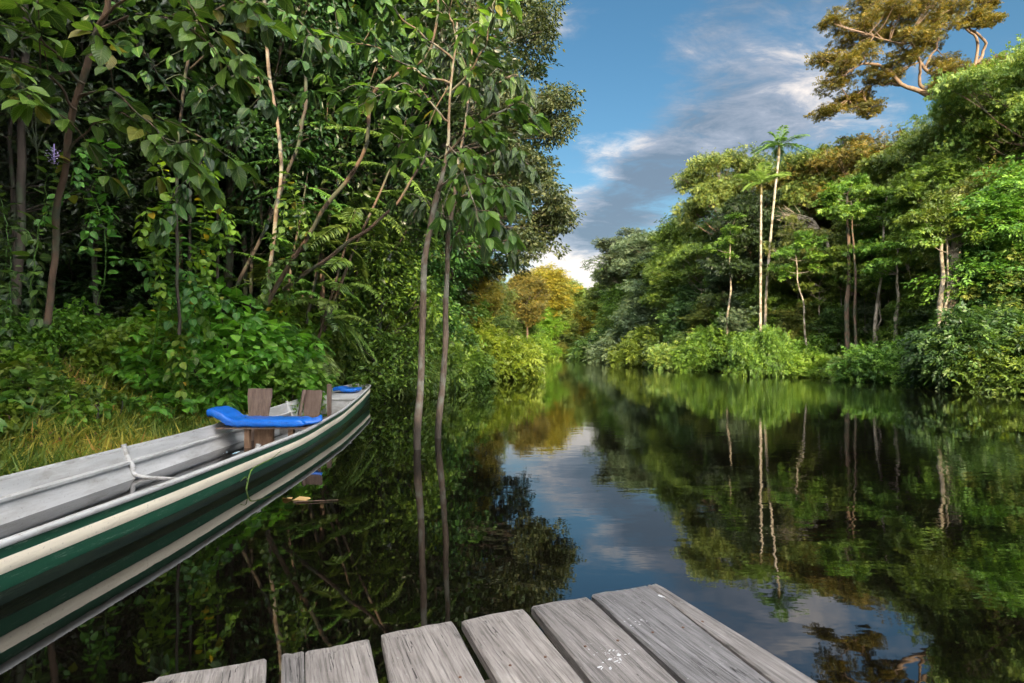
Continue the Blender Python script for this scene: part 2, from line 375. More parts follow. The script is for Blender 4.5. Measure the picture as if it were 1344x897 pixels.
# bright cloud added in the unseen sky behind and overhead as fill light
litv = math_n(nt, 'ADD', math_n(nt, 'MULTIPLY_ADD', fine_n, 2.3, -1.0), lit)
litv = math_n(nt, 'ADD', litv, math_n(nt, 'MULTIPLY', fill_sky.outputs[0], .6), clamp=True)
CLD = 2.2
ccol = ramp(nt, litv, [(0, (.16 * CLD, .205 * CLD, .27 * CLD)), (.5, (.34 * CLD, .37 * CLD, .44 * CLD)), (1, (.92 * CLD, .82 * CLD, .74 * CLD))])
hs = nd(nt, 'ShaderNodeHueSaturation', i_Hue=.492, i_Saturation=1.2, i_Value=.25); nt.links.new(sky.outputs[0], hs.inputs['Color'])
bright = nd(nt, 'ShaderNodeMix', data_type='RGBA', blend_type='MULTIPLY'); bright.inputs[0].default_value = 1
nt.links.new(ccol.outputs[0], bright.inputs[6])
mrb = nd(nt, 'ShaderNodeMapRange', i_1=0.0, i_2=1.0, i_3=1.0, i_4=12.5); nt.links.new(fill_sky.outputs[0], mrb.inputs[0])  # unseen cloud boosted to fill the shade
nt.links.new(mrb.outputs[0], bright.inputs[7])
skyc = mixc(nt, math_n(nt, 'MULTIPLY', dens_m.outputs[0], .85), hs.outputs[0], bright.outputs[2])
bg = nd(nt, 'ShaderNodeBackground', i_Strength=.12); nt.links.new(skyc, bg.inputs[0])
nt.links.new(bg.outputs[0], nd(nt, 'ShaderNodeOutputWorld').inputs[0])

sl = bpy.data.lights.new('sun', 'SUN'); sl.energy = 2.9; sl.angle = R(.6); sl.color = (1, .80, .52)
so = bpy.data.objects.new('sun', sl); COL.objects.link(so); so.rotation_euler = sv.to_track_quat('Z', 'Y').to_euler()

# ------------------------------------------------------------------ foliage generators
def rdirs(r, n, up=0.):
    d = r.normal(size=(n, 3)); d[:, 2] += up
    return nrm(d)
def clump_leaves(mb, r, c, rx, rz, nsub, nper, tm, size, mi=0, droop=.35, flat=.5, tone_lo=0., tone_hi=1.):
    """leaves gathered in small tufts spread through one ragged pad"""
    d = rdirs(r, nsub, .25); q = r.uniform(.25, 1, nsub) ** .6
    sc = c + d * q[:, None] * np.array((rx, rx, rz))
    n = nsub * nper
    k = np.repeat(np.arange(nsub), nper)
    off = r.normal(0, 1, (n, 3)) * np.array((rx, rx, max(rz, rx * .35))) * .17
    pos = sc[k] + off
    out = nrm(off + (sc[k] - c) * .35 + r.normal(0, .12, (n, 3)))
    out[:, 2] = out[:, 2] * .5 - droop + r.normal(0, .25, n)
    up = np.array((0, 0, 1.)) * flat * 2 + r.normal(0, .55, (n, 3))
    tt = np.repeat(r.uniform(tone_lo, tone_hi, nsub), nper) * .45 + r.uniform(0, 1, n) * .55
    scatter(mb, tm, pos, out, up, size * r.uniform(.7, 1.3, n), tt, mi)
    return sc

def crown_round(r, H, Rr, Rz, n, cr, flat=.7, cx=0, cy=0):
    L = []
    for i in range(n):
        d = rdirs(r, 1, .25)[0]; q = r.uniform(.45, 1) ** .7
        L.append((cx + d[0] * Rr * q, cy + d[1] * Rr * q, H - Rz + d[2] * Rz * q, cr * r.uniform(.45, 1.45), cr * flat * r.uniform(.5, 1.3)))
    return L
def crown_umbrella(r, H, Rr, n, cr, dome=.35, layers=1):
    L = []
    for i in range(n):
        a = r.uniform(0, 2 * PI); q = math.sqrt(r.uniform(.02, 1)); ly = r.integers(0, layers)
        L.append((math.cos(a) * Rr * q * (1 - .12 * ly), math.sin(a) * Rr * q * (1 - .12 * ly), H - cr * .4 - dome * Rr * q * q - ly * Rr * .38 + r.uniform(-.3, .3), cr * r.uniform(.45, 1.5), cr * .32 * r.uniform(.6, 1.9)))
    return L
def crown_wall(r, H, Rr, n, cr, lo=.3):
    L = []
    for i in range(n):
        z = r.uniform(lo, H - cr * .5); f = z / H
        a = r.uniform(0, 2 * PI); q = r.uniform(.55, 1) * Rr * (1 - .55 * f ** 3) * (.8 + .3 * math.sin(z * 1.7 + a * 2))
        L.append((math.cos(a) * q, math.sin(a) * q, z, cr * r.uniform(.45, 1.4), cr * .6 * r.uniform(.6, 1.6)))
    return L

def build_tree(name, seed, H, tr, clumps, tm, size, nsub, nper, bark='bark', leaf='mid', lean=(0, 0), limb=.34, twigs=4, droop=.35, trunk_ctrl=None, flare=1.35, sides=9, limb_from=.35, wob=.02):
    """returns (trunk mesh, crown mesh, H)"""
    r = np.random.default_rng(seed)
    tb = MB(); cb = MB()
    top = np.array((lean[0], lean[1], H * .86))
    ctrl = trunk_ctrl if trunk_ctrl is not None else [(0, 0, -.5), (lean[0] * .1 + r.normal(0, .1), lean[1] * .1 + r.normal(0, .1), H * .25), (lean[0] * .45 + r.normal(0, .15), lean[1] * .45 + r.normal(0, .15), H * .55), top]
    tp = smooth_path(ctrl, 18, wob * H * .2, r)
    f = np.linspace(0, 1, 18)
    rad = tr * (1 - .78 * f) * (1 + (flare - 1) * np.exp(-f * 18))
    tube(tb, tp, rad, sides)
    for (x, y, z, rx, rz) in clumps:
        c = np.array((x, y, z))
        dist = np.linalg.norm(tp - c, axis=1)
        want = z - .55 * np.linalg.norm(tp[:, :2] - c[:2], axis=1).min() - .2
        ok = np.where(f >= limb_from)[0]
        k = ok[np.argmin(np.abs(tp[ok, 2] - want) + .25 * dist[ok])]
        s = tp[k]
        mid = s * .5 + c * .5 + np.array((0, 0, -.10 * np.linalg.norm(c - s))) + r.normal(0, .06 * np.linalg.norm(c - s), 3)
        lp = smooth_path([s, mid, c], 8, .02 * np.linalg.norm(c - s), r)
        lr = min(rad[k] * .6, tr * limb * (.35 + .65 * min(1, np.linalg.norm(c - s) / (H * .25))))
        tube(tb, lp, np.linspace(lr, lr * .3 + .004, 8), 5)
        sc = clump_leaves(cb, r, c, rx, rz, nsub, nper, tm, size, droop=droop)
        for q in range(min(twigs, len(sc))):
            e = sc[q]; tube(tb, smooth_path([lp[5], (lp[6] + e) / 2 + r.normal(0, .05, 3), e], 5), np.linspace(lr * .35 + .003, .004, 5), 4)
    return tb.mesh(name + '_trunk', [M[bark]]), cb.mesh(name + '_crown', [M[leaf]]), H

def frond(mb, base, d, L, droop, ll, n, mi=0, r=rng, w=None, rach=.01, tone=None, tmpl=None):
    d = np.asarray(d, float) / np.linalg.norm(d); t = np.linspace(0, 1, 9)
    pts = base + d * (t * L)[:, None]; pts[:, 2] -= droop * L * t ** 2
    tube(mb, pts, np.linspace(rach, rach * .3, 9), 4, mi, tone=.7)
    tl = np.linspace(.12, .99, n)
    pp = np.stack([np.interp(tl, t, pts[:, i]) for i in range(3)], 1)
    tan = nrm(np.gradient(pp, axis=0)); up = np.array((0, 0, 1.)) + 0 * tan
    side = nrm(np.cross(tan, up))
    ln = ll * (.35 + .65 * np.sin(np.clip(tl * 1.15, 0, 1) * PI * .93) ** .7)
    tn = r.uniform(.1, 1) if tone is None else tone
    for s in (-1, 1):
        dd = side * s + tan * .45 + np.array((0, 0, -.25)) + r.normal(0, .07, (n, 3))
        scatter(mb, tmpl or t_simple(.10), pp, dd, up + r.normal(0, .12, (n, 3)), ln * r.uniform(.88, 1.1, n), np.clip(tn * .6 + r.uniform(0, .45, n), 0, 1), mi)

def build_palm(name, seed, H, tr, nf, fl, lean=(0, 0), ton=.5):
    r = np.random.default_rng(seed); tb = MB(); cb = MB()
    tp = smooth_path([(0, 0, -.4), (lean[0] * .15, lean[1] * .15, H * .35), (lean[0] * .55, lean[1] * .55, H * .7), (lean[0], lean[1], H)], 20)
    tube(tb, tp, np.concatenate((np.linspace(tr * 1.3, tr, 3), np.linspace(tr, tr * .75, 17))), 8)
    cs = np.array([tp[-1], tp[-1] + (0, 0, .5), tp[-1] + (0, 0, .95)])
    sb = MB(); tube(sb, smooth_path(cs, 6), [tr * .95, tr * 1.2, tr * 1.1, tr * .9, tr * .6, tr * .3], 8)
    top = tp[-1] + np.array((0, 0, .8))
    for i in range(nf):
        a = i * 2.4 + r.uniform(-.2, .2); el = r.uniform(.05, 1.0) if i > 2 else 1.3
        d = np.array((math.cos(a) * math.cos(el), math.sin(a) * math.cos(el), math.sin(el)))
        frond(cb, top, d, fl * r.uniform(.85, 1.1), r.uniform(.35, .6), fl * .24, 24, r=r, rach=.03, tmpl=t_simple(.05), tone=ton)
    return tb.mesh(name + '_trunk', [M['barkp']]), cb.mesh(name + '_crown', [M['fern']]), sb.mesh(name + '_shaft', [M['rust']])

def build_treelet(name, seed, H, tr, nf, fl, leaf='fern', bark='bark', ring=3, lean=(0, 0)):
    r = np.random.default_rng(seed); tb = MB(); cb = MB()
    tp = smooth_path([(0, 0, -.3), (lean[0] * .3 + r.normal(0, .08), lean[1] * .3, H * .5), (lean[0], lean[1], H)], 12, .02, r)
    tube(tb, tp, np.linspace(tr, tr * .4, 12), 6)
    for i in range(nf):
        k = 11 - (i % ring) * 2 - (1 if r.uniform() < .4 else 0)
        a = i * 2.39996 + r.uniform(-.3, .3); el = r.uniform(-.1, .75)
        d = np.array((math.cos(a) * math.cos(el), math.sin(a) * math.cos(el), math.sin(el)))
        frond(cb, tp[k], d, fl * r.uniform(.7, 1.1), r.uniform(.25, .6), fl * .20, 22, r=r, rach=.009, tmpl=t_simple(.13))
    return tb.mesh(name + '_trunk', [M[bark]]), cb.mesh(name + '_crown', [M[leaf]]), H

def build_bush(name, seed, H, Rr, n, cr, tm, size, nsub, nper, leaf='hedge', droop=.3, stems=8):
    r = np.random.default_rng(seed); tb = MB(); cb = MB()
    for i in range(n):
        a = r.uniform(0, 2 * PI); q = math.sqrt(r.uniform(0, 1)); z = r.uniform(.12, 1) * H * math.sqrt(max(.15, 1 - (q * .9) ** 2))
        c = np.array((math.cos(a) * q * Rr, math.sin(a) * q * Rr, z))
        clump_leaves(cb, r, c, cr * r.uniform(.7, 1.3), cr * .75, nsub, nper, tm, size, droop=droop)
        if i < stems * 2:
            s = np.array((c[0] * .3, c[1] * .3, -.4))
            tube(tb, smooth_path([s, (s + c) / 2 + r.normal(0, .1, 3), c], 7), np.linspace(.025, .006, 7), 5)
    return tb.mesh(name + '_stem', [M['bark']]), cb.mesh(name + '_leaves', [M[leaf]]), H

PR = {}
def proto(key, build):
    PR[key] = build
rr = np.random.default_rng(11)
proto('umb1', build_tree('umb1', 1, 15, .22, crown_umbrella(rr, 15, 5.2, 50, 1.55, .3, 2), SPRAY, .31, 26, 13, lean=(.6, .2)))
proto('umb2', build_tree('umb2', 2, 15, .20, crown_umbrella(rr, 15, 4.2, 46, 1.4, .5, 3), SPRAY, .30, 25, 13, lean=(-.7, .3), bark='barkp'))
proto('rnd1', build_tree('rnd1', 3, 14, .24, crown_round(rr, 14, 3.6, 4.2, 58, 1.35), SPRAY3, .31, 26, 13, lean=(.4, -.3)))
proto('rnd2', build_tree('rnd2', 4, 14, .20, crown_round(rr, 14, 3.0, 3.0, 46, 1.2, .5), SPRAY, .30, 25, 13, lean=(-.4, -.2), bark='barkp'))
proto('rnd3', build_tree('rnd3', 5, 12, .18, crown_round(rr, 12, 3.2, 5.0, 62, 1.2, .55), SPRAY3, .28, 26, 13))
proto('wal1', build_tree('wal1', 6, 10, .16, crown_wall(rr, 10, 2.6, 70, 1.25), SPRAY3, .28, 25, 13))
proto('wal2', build_tree('wal2', 8, 8, .15, crown_wall(rr, 8, 2.9, 62, 1.25), SPRAY, .27, 25, 13, droop=.6))
proto('thin', build_tree('thin', 9, 13, .11, crown_umbrella(rr, 13, 2.4, 18, 1.0, .4, 2), SPRAY, .36, 14, 12, lean=(.5, .1), bark='barkp', limb_from=.6))
# near trees carry single folded leaves
proto('nea1', build_tree('nea1', 21, 9, .08, crown_wall(rr, 9, 2.2, 64, 1.0, 1.0), LEAF, .17, 20, 13, leaf='deep', bark='barkd'))
proto('nea2', build_tree('nea2', 22, 12, .09, crown_round(rr, 12, 3.0, 4.6, 68, 1.1), LEAF, .17, 20, 13, leaf='deep', bark='barkd'))
proto('nea3', build_tree('nea3', 23, 11, .07, crown_round(rr, 11, 2.4, 3.8, 48, 1.0, .6), NARROW, .25, 18, 11, leaf='mid', bark='bark'))
proto('bus1', build_bush('bus1', 31, 1.9, 1.25, 34, .42, HEART, .17, 9, 8))
proto('bus2', build_bush('bus2', 32, 1.5, 1.1, 28, .38, LEAFW, .15, 9, 8))
proto('bus3', build_bush('bus3', 33, 2.4, 2.2, 48, .8, SPRAY3, .25, 20, 12, leaf='mid'))
proto('bus4', build_bush('bus4', 34, 1.5, 2.4, 46, .75, SPRAY, .24, 20, 12, leaf='lime'))
proto('fer1', build_treelet('fer1', 41, 4.5, .035, 26, 1.05, ring=5))
proto('fer2', build_treelet('fer2', 42, 3.2, .03, 20, .95, ring=5))
proto('fer3', build_treelet('fer3', 43, 6.5, .045, 32, 1.25, ring=6, bark='barkd'))
proto('her1', build_bush('her1', 35, .55, .45, 12, .2, HEART, .13, 5, 5, leaf='lime'))

def plant(key, x, y, H=None, label=None, cat='tree', name='rainforest_tree', group=None, leaf=None, bark=None, rot=None, lean=None, z=None, wide=1., sink=0):
    tm, cm, h = PR[key]
    s = (H / h) if H else 1
    zz = float(ground_z(x, y)) if z is None else z
    zz = max(zz, -1.5) if zz > 0 else zz
    t = thing(name, label, cat, (x, y, zz - sink), group)
    t.rotation_euler = (lean[1] if lean else 0, lean[0] if lean else 0, random.uniform(0, 6.28) if rot is None else rot)
    t.scale = (s * wide, s * wide, s)
    bush = key[:3] in ('bus', 'her')
    a = ob('stem' if bush else 'trunk', tm, t); b = ob('foliage' if bush else 'crown', cm, t)
    if leaf: b.material_slots[0].link = 'OBJECT'; b.material_slots[0].material = M[leaf]
    if bark: a.material_slots[0].link = 'OBJECT'; a.material_slots[0].material = M[bark]
    return t
def plant_px(key, px, d, top, label, **kw):
    """stand a plant d metres ahead in photo column px, its top at photo row top"""
    x = (px - 672) * d / F
    z = kw.get('z'); z = float(ground_z(x, d)) if z is None else z
    H = CAM_H - (top - 462) * d / F - z
    return plant(key, x, d, H, label, **kw)

exec_sections = True
# ================================================================== RIGHT BANK
G1 = 'canopy trees of the right bank skyline'
for key, px, d, top, leaf, bark, wide, label in (
    ('rnd2', 800, 150, 372, 'olive', 'barkp', 1.3, 'small far olive tree where the right bank meets the river bend'),
    ('umb2', 832, 98, 300, 'greyg', 'barkp', 1.15, 'grey-green layered tree at the far left end of the right bank skyline'),
    ('umb1', 868, 82, 306, 'greyg', 'barkp', 1.0, 'flat-topped grey-green tree just left of the tall yellow-green tree'),
    ('rnd1', 905, 66, 285, 'mid', None, .9, 'rounded mid-green tree below the tall yellow-green tree'),
    ('umb1', 953, 56, 198, 'olive', 'barkw', .62, 'tall olive and yellow tree left of the two palms'),
    ('rnd3', 992, 45, 246, 'shade', None, .9, 'dark bushy tree directly behind the lower palm'),
    ('umb2', 1045, 47, 205, 'goldo', 'barkw', .62, 'brownish tree with bare limbs right behind the tall palm crown'),
    ('umb1', 1078, 45, 192, 'olive', 'barkw', .65, 'spreading olive-green tree right of the tall palm'),
    ('umb2', 1122, 43, 178, 'goldo', 'barkw', .8, 'golden topped tree under the giant emergent tree, left side'),
    ('umb1', 1160, 38, 215, 'mid', 'bark', .6, 'wide green umbrella tree above the sky gap'),
    ('umb2', 1205, 36, 172, 'mid', 'bark', .75, 'green layered tree just below the giant tree limbs'),
    ('umb1', 1262, 33, 150, 'olive', 'bark', .7, 'olive green tree at the foot of the giant emergent trunk'),
    ('rnd1', 1312, 30, 96, 'olive', 'bark', .65, 'tall green tree at the right edge beside the giant emergent'),
    ('umb1', 1360, 27, 62, 'olive', 'bark', .7, 'dark green tree crown cut off by the top right of the frame'),
    ('rnd2', 1238, 30, 205, 'mid', 'barkp', .85, 'pale-trunked tree with drooping light green crown near the right edge')):
    plant_px(key, px, d, top, label, leaf=leaf, bark=bark, wide=wide, group=G1, z=.7)
G2 = 'midstorey trees of the right bank'
for key, px, d, top, leaf, bark, wide, label in (
    ('wal1', 812, 118, 392, 'olive', None, 1.5, 'leafy column of green at the far end of the right bank'),
    ('rnd3', 838, 92, 366, 'mid', None, 1.1, 'rounded tree near the river at the far right bank, second from its end'),
    ('wal1', 862, 74, 352, 'greyg', None, 1.3, 'grey-green vine-hung tree over pale straggly stems on the far right bank'),
    ('rnd3', 893, 60, 340, 'mid', None, 1.1, 'mid-green tree leaning over the bank where it curves away'),
    ('wal2', 915, 54, 372, 'deep', None, 1.1, 'dark drooping shrub tree left of the bright green bank'),
    ('umb1', 928, 52, 318, 'mid', 'barkp', .7, 'flat layered green tree below the olive and yellow tree'),
    ('rnd2', 962, 46, 340, 'greyg', 'barkp', .9, 'pale grey-green tree with an upright bare trunk left of the palms'),
    ('rnd3', 1010, 42, 345, 'mid', None, .8, 'bushy green tree at the feet of the two palms'),
    ('umb2', 1045, 39, 285, 'olive', 'barkp', .6, 'yellowish green tree with bent pale limbs right of the palms'),
    ('rnd2', 1075, 37, 330, 'mid', 'barkp', .8, 'light green tree behind the leaning slim pale trunk'),
    ('umb2', 1122, 35, 305, 'mid', 'barkw', .7, 'tree with doubled brown trunk in the middle of the right bank'),
    ('thin', 1150, 34, 300, 'mid', 'barkp', 1.0, 'slim white-trunked tree leaning right in the middle of the right bank'),
    ('thin', 1176, 33, 345, 'deep', 'barkp', 1.0, 'straight white-trunked slim tree left of the thick twin trunks'),
    ('umb1', 1205, 31, 292, 'lime', 'barkp', .6, 'bright light green spreading tree left of the thick pale trunks'),
    ('rnd1', 1292, 27, 228, 'olive', 'barkp', .8, 'olive leafy tree right of the thick pale trunks'),
    ('wal1', 1318, 25, 262, 'deep', None, 1.1, 'dark vine-covered tree wall at the right edge of the frame'),
    ('wal1', 1368, 24, 205, 'mid', None, 1.2, 'leafy green tree cut by the right edge of the frame')):
    plant_px(key, px, d, top, label, leaf=leaf, bark=bark, wide=wide, group=G2)
G3 = 'deep forest trees behind the right bank'
i = 0
for px, d, top in ((820, 125, 330), (850, 105, 330), (880, 90, 320), (925, 75, 285), (975, 66, 262), (1010, 60, 262), (1050, 57, 255), (1010, 50, 300), (1060, 46, 320),
                   (1215, 47, 225), (1250, 44, 215), (1290, 40, 185), (1330, 36, 160), (1375, 34, 130), (1100, 44, 345), (1145, 42, 355), (1190, 40, 330), (1235, 36, 300), (1275, 34, 300), (1410, 30, 150), (970, 54, 335), (940, 60, 340), (900, 72, 330)):
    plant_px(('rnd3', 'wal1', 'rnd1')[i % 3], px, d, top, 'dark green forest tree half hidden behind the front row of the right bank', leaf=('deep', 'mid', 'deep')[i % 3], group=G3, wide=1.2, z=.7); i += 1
for px, d, top in ((1000, 52, 400), (1040, 48, 395), (1080, 46, 390), (1115, 46, 400), (1150, 45, 395), (1185, 43, 390), (1215, 42, 400), (1060, 55, 380), (1130, 54, 380), (960, 56, 400)):
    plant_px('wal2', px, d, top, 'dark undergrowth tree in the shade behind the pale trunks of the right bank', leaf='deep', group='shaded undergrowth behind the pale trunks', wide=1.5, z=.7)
G3b = 'leafy understorey of the right bank'
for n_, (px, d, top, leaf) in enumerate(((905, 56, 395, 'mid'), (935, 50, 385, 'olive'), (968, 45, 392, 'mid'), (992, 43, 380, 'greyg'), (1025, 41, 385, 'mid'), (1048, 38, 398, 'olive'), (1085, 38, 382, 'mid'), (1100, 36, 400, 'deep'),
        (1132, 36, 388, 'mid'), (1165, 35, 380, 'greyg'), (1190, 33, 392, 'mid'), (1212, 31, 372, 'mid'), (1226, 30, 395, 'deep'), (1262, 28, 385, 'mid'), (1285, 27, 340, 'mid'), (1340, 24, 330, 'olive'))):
    plant_px(('wal2', 'rnd3', 'wal1')[n_ % 3], px, d, top, 'small leafy tree of the understorey between pale trunks and waterside bushes', leaf=leaf, group=G3b, wide=1.15, z=.5)
for n_, (px, d, top) in enumerate(((848, 80, 340), (866, 72, 345), (884, 64, 330), (902, 58, 320), (922, 52, 335), (942, 49, 345), (985, 44, 350), (1022, 41, 352), (1090, 37, 320), (1103, 36, 335), (1136, 35, 300), (1165, 34, 330), (1192, 32, 320), (1214, 31, 335), (1226, 30, 310), (1268, 28, 300), (1290, 26.5, 330), (1306, 26, 300))):
    plant_px('thin', px, d, top, 'slender pale-stemmed tree among the foliage of the right bank', leaf=('mid', 'olive', 'mid')[n_ % 3], group='slender trees of the right bank', wide=.75, z=.5)
G4 = 'bushes along the right bank waterline'
for key, px, d, top, leaf, wide, label in (
    ('bus3', 800, 128, 440, 'mid', 1.6, 'low far bush at the tip of the right bank'),
    ('bus3', 822, 100, 432, 'deep', 1.5, 'dark low bush over the water on the far right bank'),
    ('bus3', 846, 78, 428, 'greyg', 1.3, 'greyish bush dipping in the water below the layered far trees'),
    ('bus3', 872, 62, 430, 'mid', 1.2, 'green bush with straggly stems on the bend of the right bank'),
    ('bus3', 900, 52, 440, 'deep', 1.1, 'dark bush where the right bank bends, touching the water'),
    ('bus4', 925, 48, 450, 'olive', 1.0, 'yellow-green bush left of the bright bank in front of fallen twigs'),
    ('bus3', 948, 45, 432, 'mid', 1.0, 'tall loose bush in front of the palms'),
    ('bus4', 985, 41, 474, 'lime', .9, 'low lime-green mat of leaves touching the water below the palms'),
    ('bus4', 1030, 37, 472, 'mid', .9, 'green low bush spilling over the water right of the palms'),
    ('bus4', 1075, 34, 468, 'lime', .9, 'bright lime bush spilling down to the water left of the doubled trunk'),
    ('bus3', 1000, 35.5, 432, 'mid', .6, 'bush hiding the foot of the two palm trunks'),
    ('bus3', 1008, 39, 448, 'mid', .9, 'mid-green bush behind the lime mat below the palms'),
    ('bus3', 1055, 37, 440, 'mid', .9, 'green bush with a leaning bare stem behind the lime bushes'),
    ('bus3', 1115, 33, 474, 'mid', .9, 'low green bush below the doubled brown trunk'),
    ('bus4', 1150, 31, 466, 'olive', .9, 'green bush before the white leaning trunk'),
    ('bus4', 1195, 29, 452, 'mid', .9, 'soft green bush with tall sprigs left of the thick trunks'),
    ('bus3', 1232, 27, 464, 'olive', .8, 'green waterside bush with a yellow top below the thick pale trunks'),
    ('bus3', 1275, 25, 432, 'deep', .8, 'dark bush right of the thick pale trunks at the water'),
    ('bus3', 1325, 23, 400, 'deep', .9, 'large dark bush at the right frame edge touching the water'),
    ('bus4', 1372, 22, 440, 'mid', .9, 'green bush at the water cut by the right frame edge')):
    plant_px(key, px, d, top, label, name='bush', cat='bush', leaf=leaf, wide=wide, group=G4, z=.02)

# straight pale trunks standing free in the right bank wall
G5 = 'bare pale trunks of the right bank'
def bare_trunk(name, label, pts, r0, r1, bark, group=None, branches=(), cat='tree', leafy=None, sides=9):
    base = np.array(pts[0]); t = thing(name, label, cat, base, group)
    tb = MB(); path = smooth_path(np.array(pts) - base, 24, .03)
    tube(tb, path, np.linspace(r0, r1, 24), sides)
    for b in branches:
        bp_ = smooth_path(np.array(b[0]) - base, 12, .03); tube(tb, bp_, np.linspace(b[1], b[1] * .3, 12), 6)
    if leafy:
        r = np.random.default_rng(int(abs(base[0] * 50))); cb = MB()
        for q in range(9):
            e = path[-1 - 2 * (q % 3)]; dv = rdirs(r, 1)[0] * np.array((1.3, 1.3, .5)) * leafy + np.array((0, 0, .35)); c = e + dv
            tube(tb, smooth_path([e, e + dv * .5 - (0, 0, .1), c], 6), np.linspace(r1 * .7, .01, 6), 5)
            clump_leaves(cb, r, c, .62 * leafy, .28 * leafy, 10, 9, SPRAY, .32)
        ob('crown', cb.mesh('crown', [M['mid']]), t)
    ob('trunk', tb.mesh('trunk', [M[bark]]), t)
    return t, base
for px0, y0, px1, y1, d, w0, bk, lab in (
    (955, 452, 958, 345, 43, .16, 'barkp', 'upright bare grey pole trunk left of the palms'),
    (1062, 460, 1048, 372, 36, .12, 'barkp', 'slim pale trunk leaning left in front of the yellowish tree'),
    (1147, 458, 1160, 300, 32.5, .17, 'barkp', 'slim white trunk leaning right in the middle of the right bank'),
    (1152, 452, 1154, 400, 33.5, .10, 'barkp', 'short thin pale stem just beside the leaning white trunk'),
    (1113, 455, 1112, 300, 34, .26, 'bark', 'left and thicker of two brown trunks side by side'),
    (1125, 462, 1119, 310, 33.2, .14, 'bark', 'right and thinner of two brown trunks side by side'),
    (1177, 440, 1178, 372, 31, .20, 'barkp', 'short straight white trunk left of the thick twin trunks'),
    (1234, 440, 1236, 330, 25.2, .22, 'barkp', 'pale grey trunk left of the blotchy thick trunk'),
    (1242, 440, 1243, 345, 25.2, .12, 'barkp', 'thin stem between the two thick pale trunks'),
    (1316, 420, 1316, 380, 24.6, .1, 'barkp', 'short pale stem in the dark wall at the right edge')):
    bare_trunk('bare_trunk', lab, [P(px0, y0 + 25, d), P(px0 * .7 + px1 * .3 - 1.5, y0 * .7 + y1 * .3, d), P(px0 * .35 + px1 * .65 + 2.5, y0 * .35 + y1 * .65, d), P(px1, y1, d), P(px1 * 1.35 - px0 * .35, y1 - 45, d)], w0 * .62, w0 * .25, bk, G5, leafy=1.0)
bare_trunk('forked_trunk', 'thick blotchy pale trunk forking into bent limbs near the right edge', [P(1248, 462, 25.5), P(1248, 400, 25.5), P(1255, 330, 25.5), P(1257, 300, 25.5), P(1275, 283, 25.5)], .30, .14, 'barkp', None,
           (([P(1256, 320, 25.5), P(1262, 298, 25.6), P(1290, 280, 25.8), P(1300, 262, 25.8)], .15), ([P(1252, 370, 25.5), P(1266, 378, 25.3), P(1275, 400, 25.2)], .12), ([P(1250, 340, 25.5), P(1240, 310, 25.5), P(1243, 290, 25.5)], .1)))

# bare twiggy dead branch below the palms' right side
tb = MB(); base = P(1075, 300, 40); t = thing('dead_branch', 'bare tangle of pale dead twigs right of the tall palm', 'branch', base)
for k in range(26):
    a = rng.uniform(-1, 1); e = base + np.array((-2.0 - rng.uniform(0, 1.4), rng.uniform(-.6, .6), a * 1.2 + .6))
    tube(tb, smooth_path([np.zeros(3), (e - base) * .5 + rng.normal(0, .25, 3), e - base], 8, .05), np.linspace(.05, .012, 8), 4)
tube(tb, smooth_path([(0, 0, 0), (.8, .3, -1), (1.0, .4, -4), (1.0, .4, -10)], 12), np.linspace(.08, .16, 12), 6)
ob('twigs', tb.mesh('twigs', [M['barkp']]), t)

# palms
for nm, px, top, d, tr, fl, lean, seed, lab, ton in (
    ('palm_tree', 1003, 205, 40, .13, 2.5, (1.1, 0), 3, 'tallest palm, slim white trunk and feathery crown against the sky', .3),
    ('palm_tree', 998, 256, 37, .12, 2.6, (.05, 0), 6, 'shorter palm with straight white trunk left of the tallest palm', 1.0)):
    x = (px - 672) * d / F - (.0); H = CAM_H - (top - 462) * d / F - .6
    a, b, c = build_palm('palm', seed, H, tr * .8, 13, fl * .95, lean, ton)
    t = thing(nm, lab, 'palm', (x, d, .6), 'palms on the right bank')
    ob('trunk', a, t); ob('crown', b, t); ob('crownshaft', c, t)

